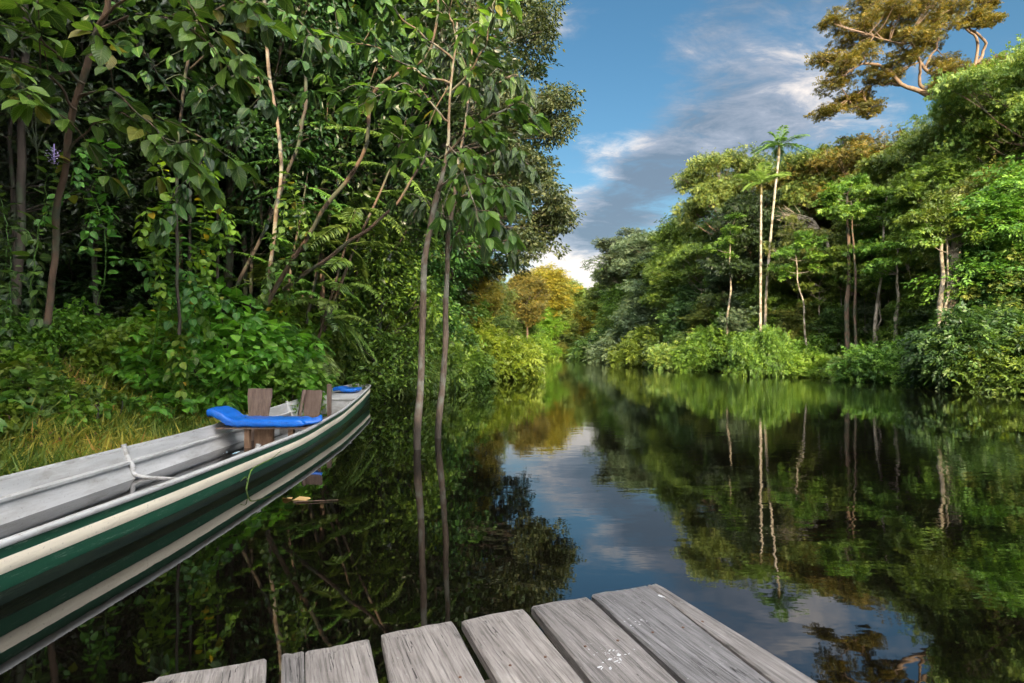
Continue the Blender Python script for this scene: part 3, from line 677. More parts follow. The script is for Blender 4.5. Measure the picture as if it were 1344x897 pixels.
# the giant emergent tree, top right
def Z7(zx, zy, d): return P(1000 + zx / 2.991, zy / 2.991, d)
d0 = 40
base = np.array((P(1300, 462, d0 + 1)[0], d0 + 1, .5))
t = thing('emergent_tree', 'giant emergent tree with bare orange-brown limbs and flat rusty crown at top right', 'tree', base)
tb = MB(); cb = MB(); r = np.random.default_rng(77)
fork = Z7(780, 415, d0)
tube(tb, smooth_path([(0, 0, -.5), P(1296, 350, d0 + .8) - base, P(1282, 230, d0 + .4) - base, fork - base], 22, .04, r), np.linspace(.62, .36, 22), 12)
limbs = [([fork, Z7(700, 382, d0), Z7(655, 378, d0 - .3), Z7(560, 335, d0 - .6), Z7(480, 268, d0 - 1), Z7(400, 250, d0 - 1.5), Z7(320, 300, d0 - 2)], .30),
         ([fork, Z7(735, 368, d0 + .2), Z7(690, 320, d0 + .5), Z7(640, 268, d0 + .8), Z7(600, 200, d0 + 1), Z7(560, 120, d0 + 1.2), Z7(520, 30, d0 + 1.5)], .26),
         ([Z7(655, 378, d0 - .3), Z7(625, 330, d0 - .6), Z7(625, 280, d0 - 1), Z7(590, 215, d0 - 1.3), Z7(500, 160, d0 - 1.6), Z7(400, 130, d0 - 2)], .17),
         ([fork, Z7(800, 330, d0 + 1), Z7(845, 250, d0 + 1.4), Z7(845, 170, d0 + 1.5), Z7(800, 100, d0 + 1.5), Z7(740, 20, d0 + 1.4)], .22),
         ([Z7(845, 250, d0 + 1.4), Z7(880, 170, d0 + 1.2), Z7(820, 110, d0 + .8), Z7(850, 30, d0 + .8), Z7(880, -60, d0 + .8)], .15),
         ([Z7(560, 335, d0 - .6), Z7(480, 330, d0 - .2), Z7(420, 340, d0), Z7(340, 390, d0 + .3)], .12),
         ([Z7(640, 268, d0 + .8), Z7(680, 190, d0 + 1), Z7(700, 110, d0 + .6), Z7(680, 20, d0 + .4)], .12),
         ([Z7(735, 368, d0 + .2), Z7(720, 330, d0 - .8), Z7(745, 290, d0 - 1)], .09)]
allp = []
for ctrl, r0 in limbs:
    p = smooth_path(np.array(ctrl) - base, 26, .10, r); tube(tb, p, np.linspace(r0 * .78, r0 * .18, 26), 7); allp.append(p[6:])
allp = np.concatenate(allp)
for zx, zy, dd, s in ((255, 225, 0, 1), (290, 330, -1, 1), (340, 395, .5, .9), (262, 430, 0, .8), (330, 160, 1, 1.1), (400, 95, -1, 1.1), (480, 50, .5, 1.1), (400, 200, -2, 1), (455, 300, 0, .8), (530, 150, 1, 1.1),
                      (600, 65, 0, 1.2), (640, 160, 2, 1), (700, 100, -1, 1.1), (740, 30, 1, 1.2), (820, 55, 0, .8), (750, 280, -1, 1), (720, 240, 0, .8), (560, 230, -1.5, .9), (860, 0, 1, .8), (330, 260, -2.5, .9),
                      (470, -50, 0, 1.2), (600, -60, 1, 1.3), (740, -80, 0, 1.3), (860, -90, 1, 1.1), (380, 20, 1.5, 1), (540, 20, -2, 1.1), (660, 0, -2.5, 1.2), (400, 380, 1, .7), (300, 90, 0, .8), (520, 280, 2, .6), (430, 430, .6, .7), (900, 60, -1, .7), (820, 300, 0, .8), (840, 380, -1, .8), (700, 330, -2, .6), (900, 250, 1, .8),
                      (660, -160, 0, 1.3), (800, -170, 1, 1.2), (540, -130, 0, 1.1), (600, 130, -3, 1), (460, 130, 3, 1)):
    for q in range(4):
        c = Z7(zx + r.normal(0, 22), zy + r.normal(0, 16), d0 + dd + r.normal(0, .5)) - base
        k = np.argmin(np.linalg.norm(allp - c, axis=1)); s0 = allp[k]
        tube(tb, smooth_path([s0, (s0 + c) / 2 + r.normal(0, .15, 3) - (0, 0, .1), c], 7), np.linspace(.055, .012, 7), 4)
        sc = clump_leaves(cb, r, c, 1.0 * s, .38 * s, 15, 11, SPRAY, .25, droop=.3)
        for e in sc[:4]: tube(tb, smooth_path([c, (c + e) / 2 + r.normal(0, .05, 3), e], 4), np.linspace(.02, .006, 4), 3)
ob('trunk', tb.mesh('trunk', [M['barkw']]), t); ob('crown', cb.mesh('crown', [M['goldo']]), t)

# ================================================================== FAR END AND LEFT BANK, FAR PART
G6 = 'trees closing the far end of the river'
for key, px, d, top, leaf, label in (
    ('rnd1', 712, 120, 352, 'gold', 'golden topped tree standing highest on the far left bank'),
    ('rnd3', 735, 165, 392, 'gold', 'small golden tree at the far end of the river, left'),
    ('rnd1', 749, 170, 372, 'olive', 'rounded olive tree in the middle of the far river end'),
    ('rnd3', 765, 175, 382, 'gold', 'orange tipped tree at the far river end beside the right bank'),
    ('rnd3', 783, 185, 385, 'olive', 'olive tree at the far river end partly behind the right bank')):
    plant_px(key, px, d, top, label, leaf=leaf, group=G6, wide=1.25, z=.5)
for k, px in enumerate((715, 728, 742, 756, 770, 785, 800)):
    plant_px('wal1', px, 195 + (k % 2) * 12, 402 + (k % 3) * 5, 'green forest mass tree closing the river end beneath the golden tops', leaf=('mid', 'olive')[k % 2], group='low trees at the river end', wide=2.0, z=.3)
G7 = 'trees of the far left bank'
for key, px, d, top, leaf, wide, label in (
    ('rnd3', 600, 34, 290, 'gold', .8, 'bright yellow tree glowing behind the two slim trunks'),
    ('rnd1', 628, 48, 335, 'gold', .8, 'golden tree with brownish leaves right of the slim trunks'),
    ('wal1', 645, 60, 362, 'olive', 1.0, 'olive-green tree wall midway along the far left bank'),
    ('rnd1', 690, 80, 358, 'goldo', .9, 'gold and orange tree below the hanging dark crown'),
    ('wal1', 678, 86, 388, 'mid', 1.2, 'green tree wall before the highest golden tree'),
    ('wal1', 708, 118, 392, 'lime', 1.3, 'green tree wall on the far left bank near the bend'),
    ('wal1', 735, 150, 400, 'olive', 1.4, 'farthest green tree wall of the left bank'),
    ('wal2', 582, 31, 375, 'mid', .9, 'yellow-green tree low over the water behind the right slim trunk'),
    ('wal2', 612, 42, 385, 'lime', .9, 'lime drooping tree over the water right of the slim trunks'),
    ('wal2', 642, 56, 405, 'mid', 1.0, 'green drooping tree hanging over the water on the far left bank'),
    ('rnd3', 570, 34, 330, 'lime', .9, 'mid-green tree seen between the two slim trunks')):
    x = (px - 672) * d / F
    plant_px(key, px, d, top, label, leaf=leaf, group=G7, wide=wide, z=max(.1, float(ground_z(x, d))))
G8 = 'bushes along the far left bank waterline'
for key, px, d, top, leaf, label in (
    ('bus3', 572, 25, 432, 'mid', 'green bush at the water just behind the right slim trunk'),
    ('bus4', 600, 33, 436, 'lime', 'lime bush with fallen twigs at the water right of the slim trunks'),
    ('bus3', 632, 50, 432, 'olive', 'light green bush dipping into the water on the far left bank'),
    ('bus3', 664, 70, 438, 'mid', 'green bush below the gold and orange tree'),
    ('bus3', 694, 95, 442, 'lime', 'small green bush far along the left bank'),
    ('bus3', 722, 130, 446, 'olive', 'olive bush far along the left bank near the bend'),
    ('bus3', 745, 170, 449, 'mid', 'last small bush of the left bank before the bend')):
    plant_px(key, px, d, top, label, name='bush', cat='bush', leaf=leaf, group=G8, wide=.95, z=0.02)

# ================================================================== LEFT BANK, NEAR
def tree_px(key, px, d, top, label, **kw): return plant_px(key, px, d, top, label, **kw)
G9 = 'tall dark trees of the near left bank'
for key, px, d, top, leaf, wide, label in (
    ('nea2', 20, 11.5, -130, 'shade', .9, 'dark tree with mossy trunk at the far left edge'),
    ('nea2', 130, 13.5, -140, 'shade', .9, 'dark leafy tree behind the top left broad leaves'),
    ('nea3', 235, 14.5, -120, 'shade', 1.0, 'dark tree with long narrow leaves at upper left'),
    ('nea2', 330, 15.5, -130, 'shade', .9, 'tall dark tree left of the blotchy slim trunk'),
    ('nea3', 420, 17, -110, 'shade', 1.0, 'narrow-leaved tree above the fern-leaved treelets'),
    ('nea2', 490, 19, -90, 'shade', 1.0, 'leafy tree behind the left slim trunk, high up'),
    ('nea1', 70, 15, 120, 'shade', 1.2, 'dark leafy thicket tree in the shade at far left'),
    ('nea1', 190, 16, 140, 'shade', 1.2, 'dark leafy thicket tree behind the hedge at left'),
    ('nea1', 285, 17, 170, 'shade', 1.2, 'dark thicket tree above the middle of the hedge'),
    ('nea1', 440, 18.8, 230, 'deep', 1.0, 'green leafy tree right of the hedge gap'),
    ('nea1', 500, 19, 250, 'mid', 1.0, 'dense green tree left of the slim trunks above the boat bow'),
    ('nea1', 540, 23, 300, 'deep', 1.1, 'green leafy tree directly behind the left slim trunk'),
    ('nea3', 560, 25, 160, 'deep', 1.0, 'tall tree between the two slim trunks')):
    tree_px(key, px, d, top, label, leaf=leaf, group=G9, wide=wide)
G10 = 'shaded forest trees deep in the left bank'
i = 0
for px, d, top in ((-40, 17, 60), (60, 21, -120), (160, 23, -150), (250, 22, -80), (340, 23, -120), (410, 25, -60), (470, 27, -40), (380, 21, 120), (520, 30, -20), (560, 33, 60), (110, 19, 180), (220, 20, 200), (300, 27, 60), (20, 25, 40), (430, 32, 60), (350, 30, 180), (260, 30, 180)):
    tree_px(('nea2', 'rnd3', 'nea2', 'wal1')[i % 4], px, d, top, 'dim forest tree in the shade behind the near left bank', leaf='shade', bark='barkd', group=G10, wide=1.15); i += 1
# unseen forest trees beside and behind the camera, added to block light
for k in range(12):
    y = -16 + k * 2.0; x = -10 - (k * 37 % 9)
    plant(('nea2', 'rnd1', 'rnd3')[k % 3], x, y, 15 + (k * 7 % 4), 'tall unseen tree added beside and behind the dock to shade the left bank', leaf='shade', group='unseen trees added for shade')

for k in range(13):  # unseen row added, heights set to shade dock, boat and near bank
    plant(('rnd3', 'nea2', 'rnd1')[k % 3], -16 + k * 2.7, -17 - (k * 29 % 7), 14 + (k % 3) if k < 4 else 12.3 + (k % 2) * .6 if k < 9 else 13.5 + (k * 5 % 4), 'unseen forest tree added behind the dock to shade the foreground', leaf='shade', group='unseen trees added for shade', wide=1.15)
# hedge of broad heart-shaped leaves along the bank
G11 = 'leafy shrubs of the near left bank'
for key, px, d, top, leaf, wide, label in (
    ('bus1', 215, 12.6, 395, 'hedge', 1.0, 'leafy shrub at the left end of the hedge above the grass'),
    ('bus2', 262, 12.2, 430, 'hedge', 1.1, 'low bright shrub in front of the hedge left of the boat seat'),
    ('bus1', 300, 13.5, 385, 'hedge', 1.1, 'tall bright shrub in the middle of the hedge'),
    ('bus2', 325, 12.8, 455, 'hedge', 1.1, 'low shrub right behind the boat seat backrest'),
    ('bus1', 355, 15.0, 388, 'hedge', .7, 'bright shrub of heart-shaped leaves under the hedge gap'),
    ('bus1', 396, 16.2, 400, 'mid', .6, 'leafy shrub behind the second backrest board'),
    ('bus1', 430, 18.6, 395, 'mid', .6, 'shrub with darker leaves above the boat bow'),
    ('bus2', 460, 20.2, 462, 'hedge', .9, 'low shrub touching the water behind the boat bow'),
    ('bus3', 488, 21.5, 392, 'mid', .55, 'green shrub just right of the boat bow'),
    ('bus4', 512, 21, 452, 'mid', .55, 'shrub over the water between boat bow and slim trunks'),
    ('bus3', 536, 23, 402, 'mid', .62, 'shrub over the water behind the left slim trunk'),
    ('bus3', 565, 26.5, 412, 'mid', .65, 'shrub over the water behind the right slim trunk'),
    ('bus1', 120, 13.0, 400, 'hedge', .9, 'yellow-green shrub at the top of the grass bank'),
    ('bus2', 60, 11.5, 405, 'hedge', .9, 'low shrub at the top left of the grass bank'),
    ('bus1', 10, 10.8, 400, 'mid', .9, 'leafy shrub at the left frame edge above the grass'),
    ('bus2', 170, 11.6, 425, 'lime', .8, 'pale lime shrub on the grass bank beside the hedge'),
    ('bus2', 245, 11.3, 490, 'hedge', .8, 'small shrub at the foot of the hedge where the grass ends')):
    x = (px - 672) * d / F
    plant_px(key, px, d, top, label, name='shrub', cat='shrub', leaf=leaf, group=G11, wide=wide, z=max(.0, float(ground_z(x, d))))
# fern-leaved treelets
G12 = 'fern-leaved treelets of the left bank'
for key, px, d, top, leaf, label in (
    ('fer1', 366, 14.6, 215, 'fern', 'fern-leaved treelet left of centre with arching light fronds'),
    ('fer2', 383, 15.0, 262, 'fern', 'low fern-leaved treelet with bright feathery fronds above the boat'),
    ('fer1', 392, 15.5, 165, 'fern', 'fern-leaved treelet right of the slanting stem'),
    ('fer3', 330, 15, 110, 'fern', 'tall fern-leaved treelet in the dark left forest'),
    ('fer3', 285, 14, 175, 'fern', 'shaded fern-leaved treelet above the hedge middle'),
    ('fer2', 400, 17, 250, 'fern', 'fern-leaved treelet in the hedge gap'),
    ('fer1', 515, 24, 235, 'fern', 'fern-leaved treelet just left of the slim trunk'),
    ('fer3', 378, 15.9, 90, 'fern', 'tall fern-leaved treelet at upper centre left'),
    ('fer3', 250, 13, 120, 'deep', 'dark fern-leaved treelet at upper left')):
    tl_ = {383: .30, 392: .36, 378: .22, 366: .12}.get(px)
    tree_px(key, px, d, top, label, leaf=leaf, group=G12, name='fern_treelet', cat='treelet', **({'rot': 0, 'lean': (tl_, 0)} if tl_ else {}))

# slim dark and brown trunks of the left forest
G13 = 'slender trunks in the near left forest'
for pts, r0, r1, bk, lab in (
    ([P(352, 400, 13), P(362, 300, 12.8), P(368, 200, 12.6), P(352, 80, 12.4), P(348, -30, 12.2)], .05, .035, 'barkm', 'blotchy pale slim trunk right of the hedge middle'),
    ([P(302, 420, 15), P(300, 300, 15), P(303, 160, 15)], .12, .09, 'barkd', 'dark straight trunk in the shade above the hedge'),
    ([P(350, 400, 12.8), P(420, 285, 12.2), P(475, 205, 11.6), P(491, 120, 11), P(560, 75, 10.3), P(575, 0, 10)], .055, .02, 'bark', 'slanting brown stem curving right above the boat'),
    ([P(372, 380, 13), P(455, 320, 12.4), P(520, 268, 12), P(560, 200, 11.8)], .05, .02, 'bark', 'lower slanting branch stem below the curving one'),
    ([P(300, 400, 14.2), P(392, 190, 13.6), P(400, 60, 13.4)], .05, .04, 'barkd', 'thin brown trunk leaning right behind the ferns'),
    ([P(22, 400, 10.5), P(28, 200, 10.5), P(32, 60, 10.4), P(30, -60, 10.3)], .075, .06, 'barkd', 'thick mossy brown trunk at the left frame edge'),
    ([P(262, 430, 18), P(262, 320, 18), P(266, 150, 18)], .09, .07, 'barkd', 'dim trunk deep in the left forest above the hedge'),
    ([P(440, 400, 19), P(445, 280, 19), P(438, 120, 19)], .12, .09, 'barkd', 'dim trunk deep in the forest above the boat bow')):
    bare_trunk('slim_trunk', lab, pts, r0, r1, bk, G13)

# ---- big-leaved branches
def leafy_branch(tb, cb, r, path, r0, tm, size, gap=.22, whorl=4, start=.25, droop=.3, sides=5, spread=.9, tlo=.1, thi=1):
    L = np.linalg.norm(np.diff(path, axis=0), axis=1).sum()
    tube(tb, path, np.linspace(r0, r0 * .3, len(path)), sides)
    n = max(2, int(L * (1 - start) / gap)); t = np.linspace(start, 1, n)
    s = np.linspace(0, 1, len(path)); pp = np.stack([np.interp(t, s, path[:, i]) for i in range(3)], 1)
    tan = nrm(np.gradient(pp, axis=0))
    for k in range(n):
        a = r.uniform(0, 6.28); m_ = whorl + (3 if k == n - 1 else 0)
        side = nrm(np.cross(tan[k], (0, 0, 1.))); up = np.cross(side, tan[k])
        for j in range(m_):
            th = a + j * 2 * PI / m_ + r.uniform(-.35, .35)
            d = (side * math.cos(th) + up * math.sin(th) * .55) * spread + tan[k] * .55 + np.array((0, 0, -droop))
            scatter(cb, tm, pp[k:k + 1] + nrm(d) * .05, d[None], np.array((0, 0, 1.))[None] + r.normal(0, .35, (1, 3)), size * r.uniform(.45, 1.3), r.uniform(tlo, thi))
def branchy_tree(name, label, base, trunk, r0, r1, branches, leaf, bark, size, tm=LEAF, gap=.22, whorl=4, droop=.3, seed=1, subs=4, cat='tree', group=None, sublen=.9):
    r = np.random.default_rng(seed); base = np.array(base, float)
    t = thing(name, label, cat, base, group); tb = MB(); cb = MB()
    if trunk is not None:
        tube(tb, smooth_path(np.array(trunk) - base, 26, .03, r), r1 + (r0 - r1) * np.interp(np.linspace(0, 1, 26), [0, .12, .6, .8, 1], [1.15, 1, .62, .15, 0]), 10)
    for ctrl, rb in branches:
        p = smooth_path(np.array(ctrl) - base, 18, .03, r)
        leafy_branch(tb, cb, r, p, rb, tm, size, gap, whorl, .3, droop)
        for q in range(subs):
            k = r.integers(5, 17); s0 = p[k]; tn = nrm(p[k] - p[k - 1])
            d = nrm(tn * .8 + r.normal(0, .75, 3) * np.array((1, 1, .6)) + np.array((0, 0, -.05))) * sublen * r.uniform(.5, 1.3)
            leafy_branch(tb, cb, r, smooth_path([s0, s0 + d * .5 + (0, 0, .08), s0 + d - (0, 0, .12)], 7), rb * .45, tm, size * .92, gap, whorl, .3, droop, 4)
    ob('trunk', tb.mesh(name + '_trunk', [M[bark]]), t); ob('crown', cb.mesh(name + '_crown', [M[leaf]]), t)
    return t

# top-left tree with big glossy leaves
B = P(62, 425, 7.6)
branchy_tree('broad_leaved_tree', 'slim brown tree with big glossy leaves in whorls at top left', B, [B, P(80, 250, 7.2), P(104, 130, 6.8), P(132, 25, 6.5), P(150, -60, 6.3)], .042, .03,
    [([P(100, 145, 6.8), P(70, 100, 6.3), P(20, 80, 5.9), P(-60, 75, 5.6)], .018),
     ([P(104, 130, 6.8), P(150, 120, 6.3), P(200, 165, 6.0), P(262, 228, 5.9)], .018),
     ([P(110, 110, 6.7), P(60, 60, 6.0), P(30, 10, 5.8)], .018),
     ([P(95, 165, 6.8), P(50, 130, 6.2), P(10, 125, 5.8)], .016),
     ([P(125, 45, 6.5), P(190, 20, 6.0), P(260, 45, 5.6), P(310, 100, 5.5)], .018),
     ([P(130, 30, 6.5), P(200, -20, 6.0), P(290, -10, 5.7), P(350, 30, 5.6)], .018),
     ([P(90, 200, 7), P(130, 160, 6.5), P(170, 155, 6.2), P(215, 190, 6)], .014)],
    'broad', 'bark', .25, FINEW, .20, 4, .3, 5, 3)
# second one further right along the top
B = P(235, 440, 10.2)
branchy_tree('broad_leaved_tree', 'broad-leaved tree reaching in along the top edge left of centre', B, [B, P(232, 300, 10), P(238, 150, 9.6), P(262, 20, 9.2), P(280, -80, 9)], .028, .02,
    [([P(262, 20, 9.2), P(320, 0, 8.6), P(380, 20, 8.3), P(430, 70, 8)], .02),
     ([P(270, -20, 9.2), P(340, -50, 8.6), P(420, -40, 8.2), P(500, 0, 8)], .02),
     ([P(250, 90, 9.3), P(290, 60, 8.8), P(330, 80, 8.5), P(350, 130, 8.4)], .018),
     ([P(240, 140, 9.5), P(215, 110, 9), P(180, 60, 8.6), P(160, 10, 8.4)], .018),
     ([P(240, 170, 9.6), P(270, 190, 9.2), P(245, 250, 8.8), P(215, 300, 8.6)], .016)],
    'broadd', 'barkd', .26, FINEW, .26, 4, .45, 9, 4)

# centre: the two slim trunks standing in the water
B = P(547, 590, 8.75)
branchy_tree('flooded_tree', 'left of two slim brown trunks standing in the water, large leaves on top', B - (0, 0, .02), [B - (0, 0, 1.2), B, P(551, 480, 8.75), P(556, 350, 8.75), P(570, 270, 8.75), P(584, 205, 8.8), P(592, 120, 8.8), P(600, 30, 8.8)], .062, .014,
    [([P(576, 250, 8.75), P(600, 228, 8.5), P(632, 238, 8.2), P(668, 262, 8)], .02),
     ([P(584, 205, 8.8), P(620, 170, 8.4), P(655, 150, 8.1), P(675, 138, 8)], .02),
     ([P(588, 160, 8.8), P(560, 130, 8.5), P(520, 120, 8.3), P(470, 140, 8.2)], .02),
     ([P(592, 120, 8.8), P(620, 90, 8.4), P(640, 50, 8.2), P(650, 0, 8)], .02),
     ([P(596, 80, 8.8), P(560, 50, 8.5), P(520, 20, 8.3), P(490, -30, 8.2)], .02),
     ([P(598, 50, 8.8), P(590, 10, 8.5), P(600, -40, 8.3)], .02),
     ([P(586, 190, 8.8), P(600, 200, 8.2), P(620, 260, 7.9), P(640, 310, 7.8)], .016),
     ([P(592, 110, 8.8), P(540, 90, 9.2), P(480, 60, 9.3), P(430, 50, 9.3)], .02),
     ([P(596, 90, 8.8), P(560, 170, 9.2), P(520, 190, 9.4)], .014)],
    'broad', 'barkm', .29, FINE, .2, 4, .35, 13, 4, sublen=.6)
B = P(577, 575, 9.9)
branchy_tree('flooded_tree', 'right of two slim trunks standing in the water, dark hanging leaves', B - (0, 0, .02), [B - (0, 0, 1.2), B, P(581, 480, 9.9), P(586, 400, 9.9), P(588, 320, 9.9), P(598, 240, 9.9), P(612, 150, 9.9), P(620, 60, 9.9)], .062, .014,
    [([P(590, 330, 9.9), P(610, 290, 9.6), P(640, 285, 9.4), P(668, 300, 9.2)], .02),
     ([P(594, 270, 9.9), P(625, 250, 9.6), P(655, 252, 9.3), P(680, 262, 9.2)], .02),
     ([P(600, 230, 9.9), P(640, 200, 9.5), P(670, 200, 9.3), P(700, 222, 9.2)], .02),
     ([P(592, 300, 9.9), P(580, 280, 9.6), P(560, 270, 9.5)], .016),
     ([P(612, 150, 9.9), P(650, 110, 9.5), P(680, 100, 9.3)], .02),
     ([P(616, 110, 9.9), P(590, 70, 9.5), P(560, 60, 9.3)], .02),
     ([P(620, 60, 9.9), P(640, 10, 9.5), P(660, -30, 9.3)], .02)],
    'broadd', 'barkm', .31, FINEN, .17, 5, .9, 17, 4, sublen=.5)

# dark tree over the river: three hanging lobes
B = np.array((-6.0, 24, .3))
t = thing('overhanging_tree', 'tall dark tree leaning over the river with three ragged lobes against the sky', 'tree', B)
tb = MB(); cb = MB(); r = np.random.default_rng(5)
tp = smooth_path(np.array([B - (0, 0, .6), P(520, 330, 24), P(560, 180, 24), P(610, 60, 24), P(640, -60, 24)]) - B, 24, .06, r)
tube(tb, tp, np.linspace(.36, .14, 24), 10)
for (cx_, cy_, rp, dd, n) in ((668, 40, 62, 0, 30), (640, -40, 80, 0, 24), (705, 25, 30, -.5, 10), (718, 150, 32, 0, 16), (690, 165, 48, .5, 22), (735, 140, 18, 0, 6), (672, 110, 40, 0, 12), (700, 222, 32, 0, 12), (695, 275, 44, 0, 26), (728, 285, 20, 0, 10), (705, 312, 28, 0, 14), (640, 180, 50, 1, 14), (640, 260, 45, 1, 14), (600, 20, 60, 1, 14)):
    for q in range(n):
        a = r.uniform(0, 6.28); u = math.sqrt(r.uniform(0, 1)) * rp
        c = P(cx_ + math.cos(a) * u, cy_ + math.sin(a) * u, 24 + dd + r.normal(0, .7)) - B
        want = c[2] - 1.2; k = np.argmin(np.abs(tp[:, 2] - want)); s0 = tp[k]
        if q % 3 == 0:
            tube(tb, smooth_path([s0, (s0 + c) / 2 + (0, 0, .3), c], 9, .05, r), np.linspace(.06, .012, 9), 4)
        clump_leaves(cb, r, c, .66, .46, 15, 11, LEAF, .17, droop=.5)
ob('trunk', tb.mesh('trunk', [M['barkd']]), t); ob('crown', cb.mesh('crown', [M['dusk']]), t)

# vines with paired leaves
def vine(label, pts, size, leaf='broad', gap=.12, group='leafy vines of the left bank', flower=False):
    base = np.array(pts[0], float); t = thing('vine', label, 'vine', base, group); tb = MB(); cb = MB()
    r = np.random.default_rng(int(abs(base[0] * 100)))
    p = smooth_path(np.array(pts) - base, 30, .03, r)
    leafy_branch(tb, cb, r, p, .012, FINEH, size, gap, 2 if flower else 3, .05, .35, 4, 1.1)
    if not flower:
        for q in range(7):
            k = r.integers(2, 26); e = r.normal(0, .28, 3) * (1, .7, .4); L_ = r.uniform(.3, .8)
            leafy_branch(tb, cb, r, smooth_path([p[k], p[k] + e, p[k] + e * 1.3 - (0, 0, L_ * .5), p[k] + e * 1.5 - (0, 0, L_)], 10), .007, FINEH, size * .9, gap, 3, .05, .4, 3, 1.1)
    ob('stem', tb.mesh('vine_stem', [M['fern']]), t); ob('foliage', cb.mesh('vine_leaves', [M[leaf]]), t)
    if flower:
        fb = MB(); e = p[-1]; n = 60; tube(fb, smooth_path([e - (0, 0, .08), e + (0, 0, .16)], 6), .006, 5)
        scatter(fb, SIMPLE, e + r.normal(0, 1, (n, 3)) * (.03, .03, .06), rdirs(r, n, .3), rdirs(r, n, 1), .035, r.uniform(0, 1, n))
        ob('flower', fb.mesh('flower', [M['flower']]), t)
for lab, pts, s, lf, fl in (
    ('upright vine with paired leaves and a pale violet flower at left', [P(38, 385, 7.4), P(52, 300, 7.2), P(62, 245, 7.1), P(71, 205, 7.0)], .17, 'broad', True),
    ('leafy vine hanging like a curtain left of the hedge middle', [P(198, 470, 10.6), P(212, 380, 10.4), P(196, 310, 10.3), P(222, 262, 10.2), P(205, 190, 10.2)], .19, 'hedge', False),
    ('second leafy vine just right of the curtain vine', [P(230, 470, 10.8), P(225, 400, 10.6), P(238, 330, 10.4), P(228, 270, 10.3)], .19, 'broad', False),
    ('vine trailing from the hedge down behind the boat', [P(262, 390, 11), P(240, 440, 10.7), P(225, 490, 10.4)], .17, 'hedge', False),
    ('long leafy vine climbing the slim stem above the hedge', [P(262, 430, 12), P(258, 350, 11.8), P(270, 280, 11.7), P(262, 200, 11.6)], .2, 'hedge', False),
    ('leafy vine hanging beside the blotchy slim trunk', [P(385, 380, 12.6), P(392, 300, 12.4), P(380, 230, 12.2)], .18, 'broad', False),
    ('leafy vine climbing at the top of the grass bank', [P(128, 400, 10.6), P(140, 330, 10.5), P(122, 250, 10.4), P(135, 190, 10.4)], .19, 'broad', False),
    ('vine of small leaves on the right flank of the hedge', [P(478, 430, 20.5), P(484, 350, 20.4), P(470, 290, 20.4)], .2, 'hedge', False),
    ('dark vine below the violet flower at the left frame edge', [P(8, 420, 7.8), P(12, 330, 7.8), P(-4, 250, 7.8)], .16, 'broadd', False)):
    vine(lab, pts, s, lf, flower=fl)

# ------------------------------------------------------------------ grass bank
mb = MB(); r = np.random.default_rng(55)
N = 52000
gy_ = r.uniform(4.5, 14, N); gx_ = xl(gy_) - r.uniform(-.35, 1, N) ** 1.0 * r.uniform(.2, 5.2, N)
dens_ = np.sin(gx_ * 2.1 + 1) * np.sin(gy_ * 1.7) + r.uniform(-.6, 1.3, N)
k = dens_ > -.2; gx_, gy_ = gx_[k], gy_[k]; N = len(gx_)
gz_ = np.maximum(ground_z(gx_, gy_), -.05)
dd = rdirs(r, N, 1.1); tone = np.clip(.45 + .3 * np.sin(gx_ * 1.3) * np.cos(gy_ * 1.9) + r.normal(0, .25, N), 0, 1)
bl = (np.array([(-.03, 0, 0), (.03, 0, 0), (-.025, .5, .0), (.025, .5, 0), (0, 1, -.35)], float), np.array([(0, 1, 3), (0, 3, 2), (2, 3, 4)]), np.zeros((5, 2)))
scatter(mb, bl, np.stack((gx_, gy_, gz_), 1), dd, rdirs(r, N, .2), r.uniform(.12, .42, N) * np.where(r.uniform(0, 1, N) > .8, 1.4, 1), tone)
tag(ob('grass', mb.mesh('grass', [M['grass']])), kind='stuff', cat='grass', label='yellow-green grass covering the sloping bank behind the boat')
mb = MB(); N = 4200
ly_ = r.uniform(4.5, 15, N); lx_ = xl(ly_) - r.uniform(.05, 4.5, N); lz_ = ground_z(lx_, ly_) + .02 + r.uniform(0, .08, N)
scatter(mb, LEAFW, np.stack((lx_, ly_, lz_), 1), rdirs(r, N) * (1, 1, .35), rdirs(r, N, 1.5), r.uniform(.06, .17, N), r.uniform(0, 1, N))
tag(ob('leaf_litter', mb.mesh('leaf_litter', [M['litter']])), kind='stuff', cat='leaf litter', label='dry brown leaves scattered over the grass bank')
# broad low herbs in the grass
r = np.random.default_rng(8)
for k in range(90):
    y = r.uniform(6.0, 12.5); x = float(xl(y)) - r.uniform(.3, 3.6)
    plant('her1', x, y, float(r.uniform(.3, .6)), 'small broad-leaved herb growing in the grass bank', name='herb', cat='herb', group='herbs in the grass bank', leaf=('lime', 'mid')[k % 2])
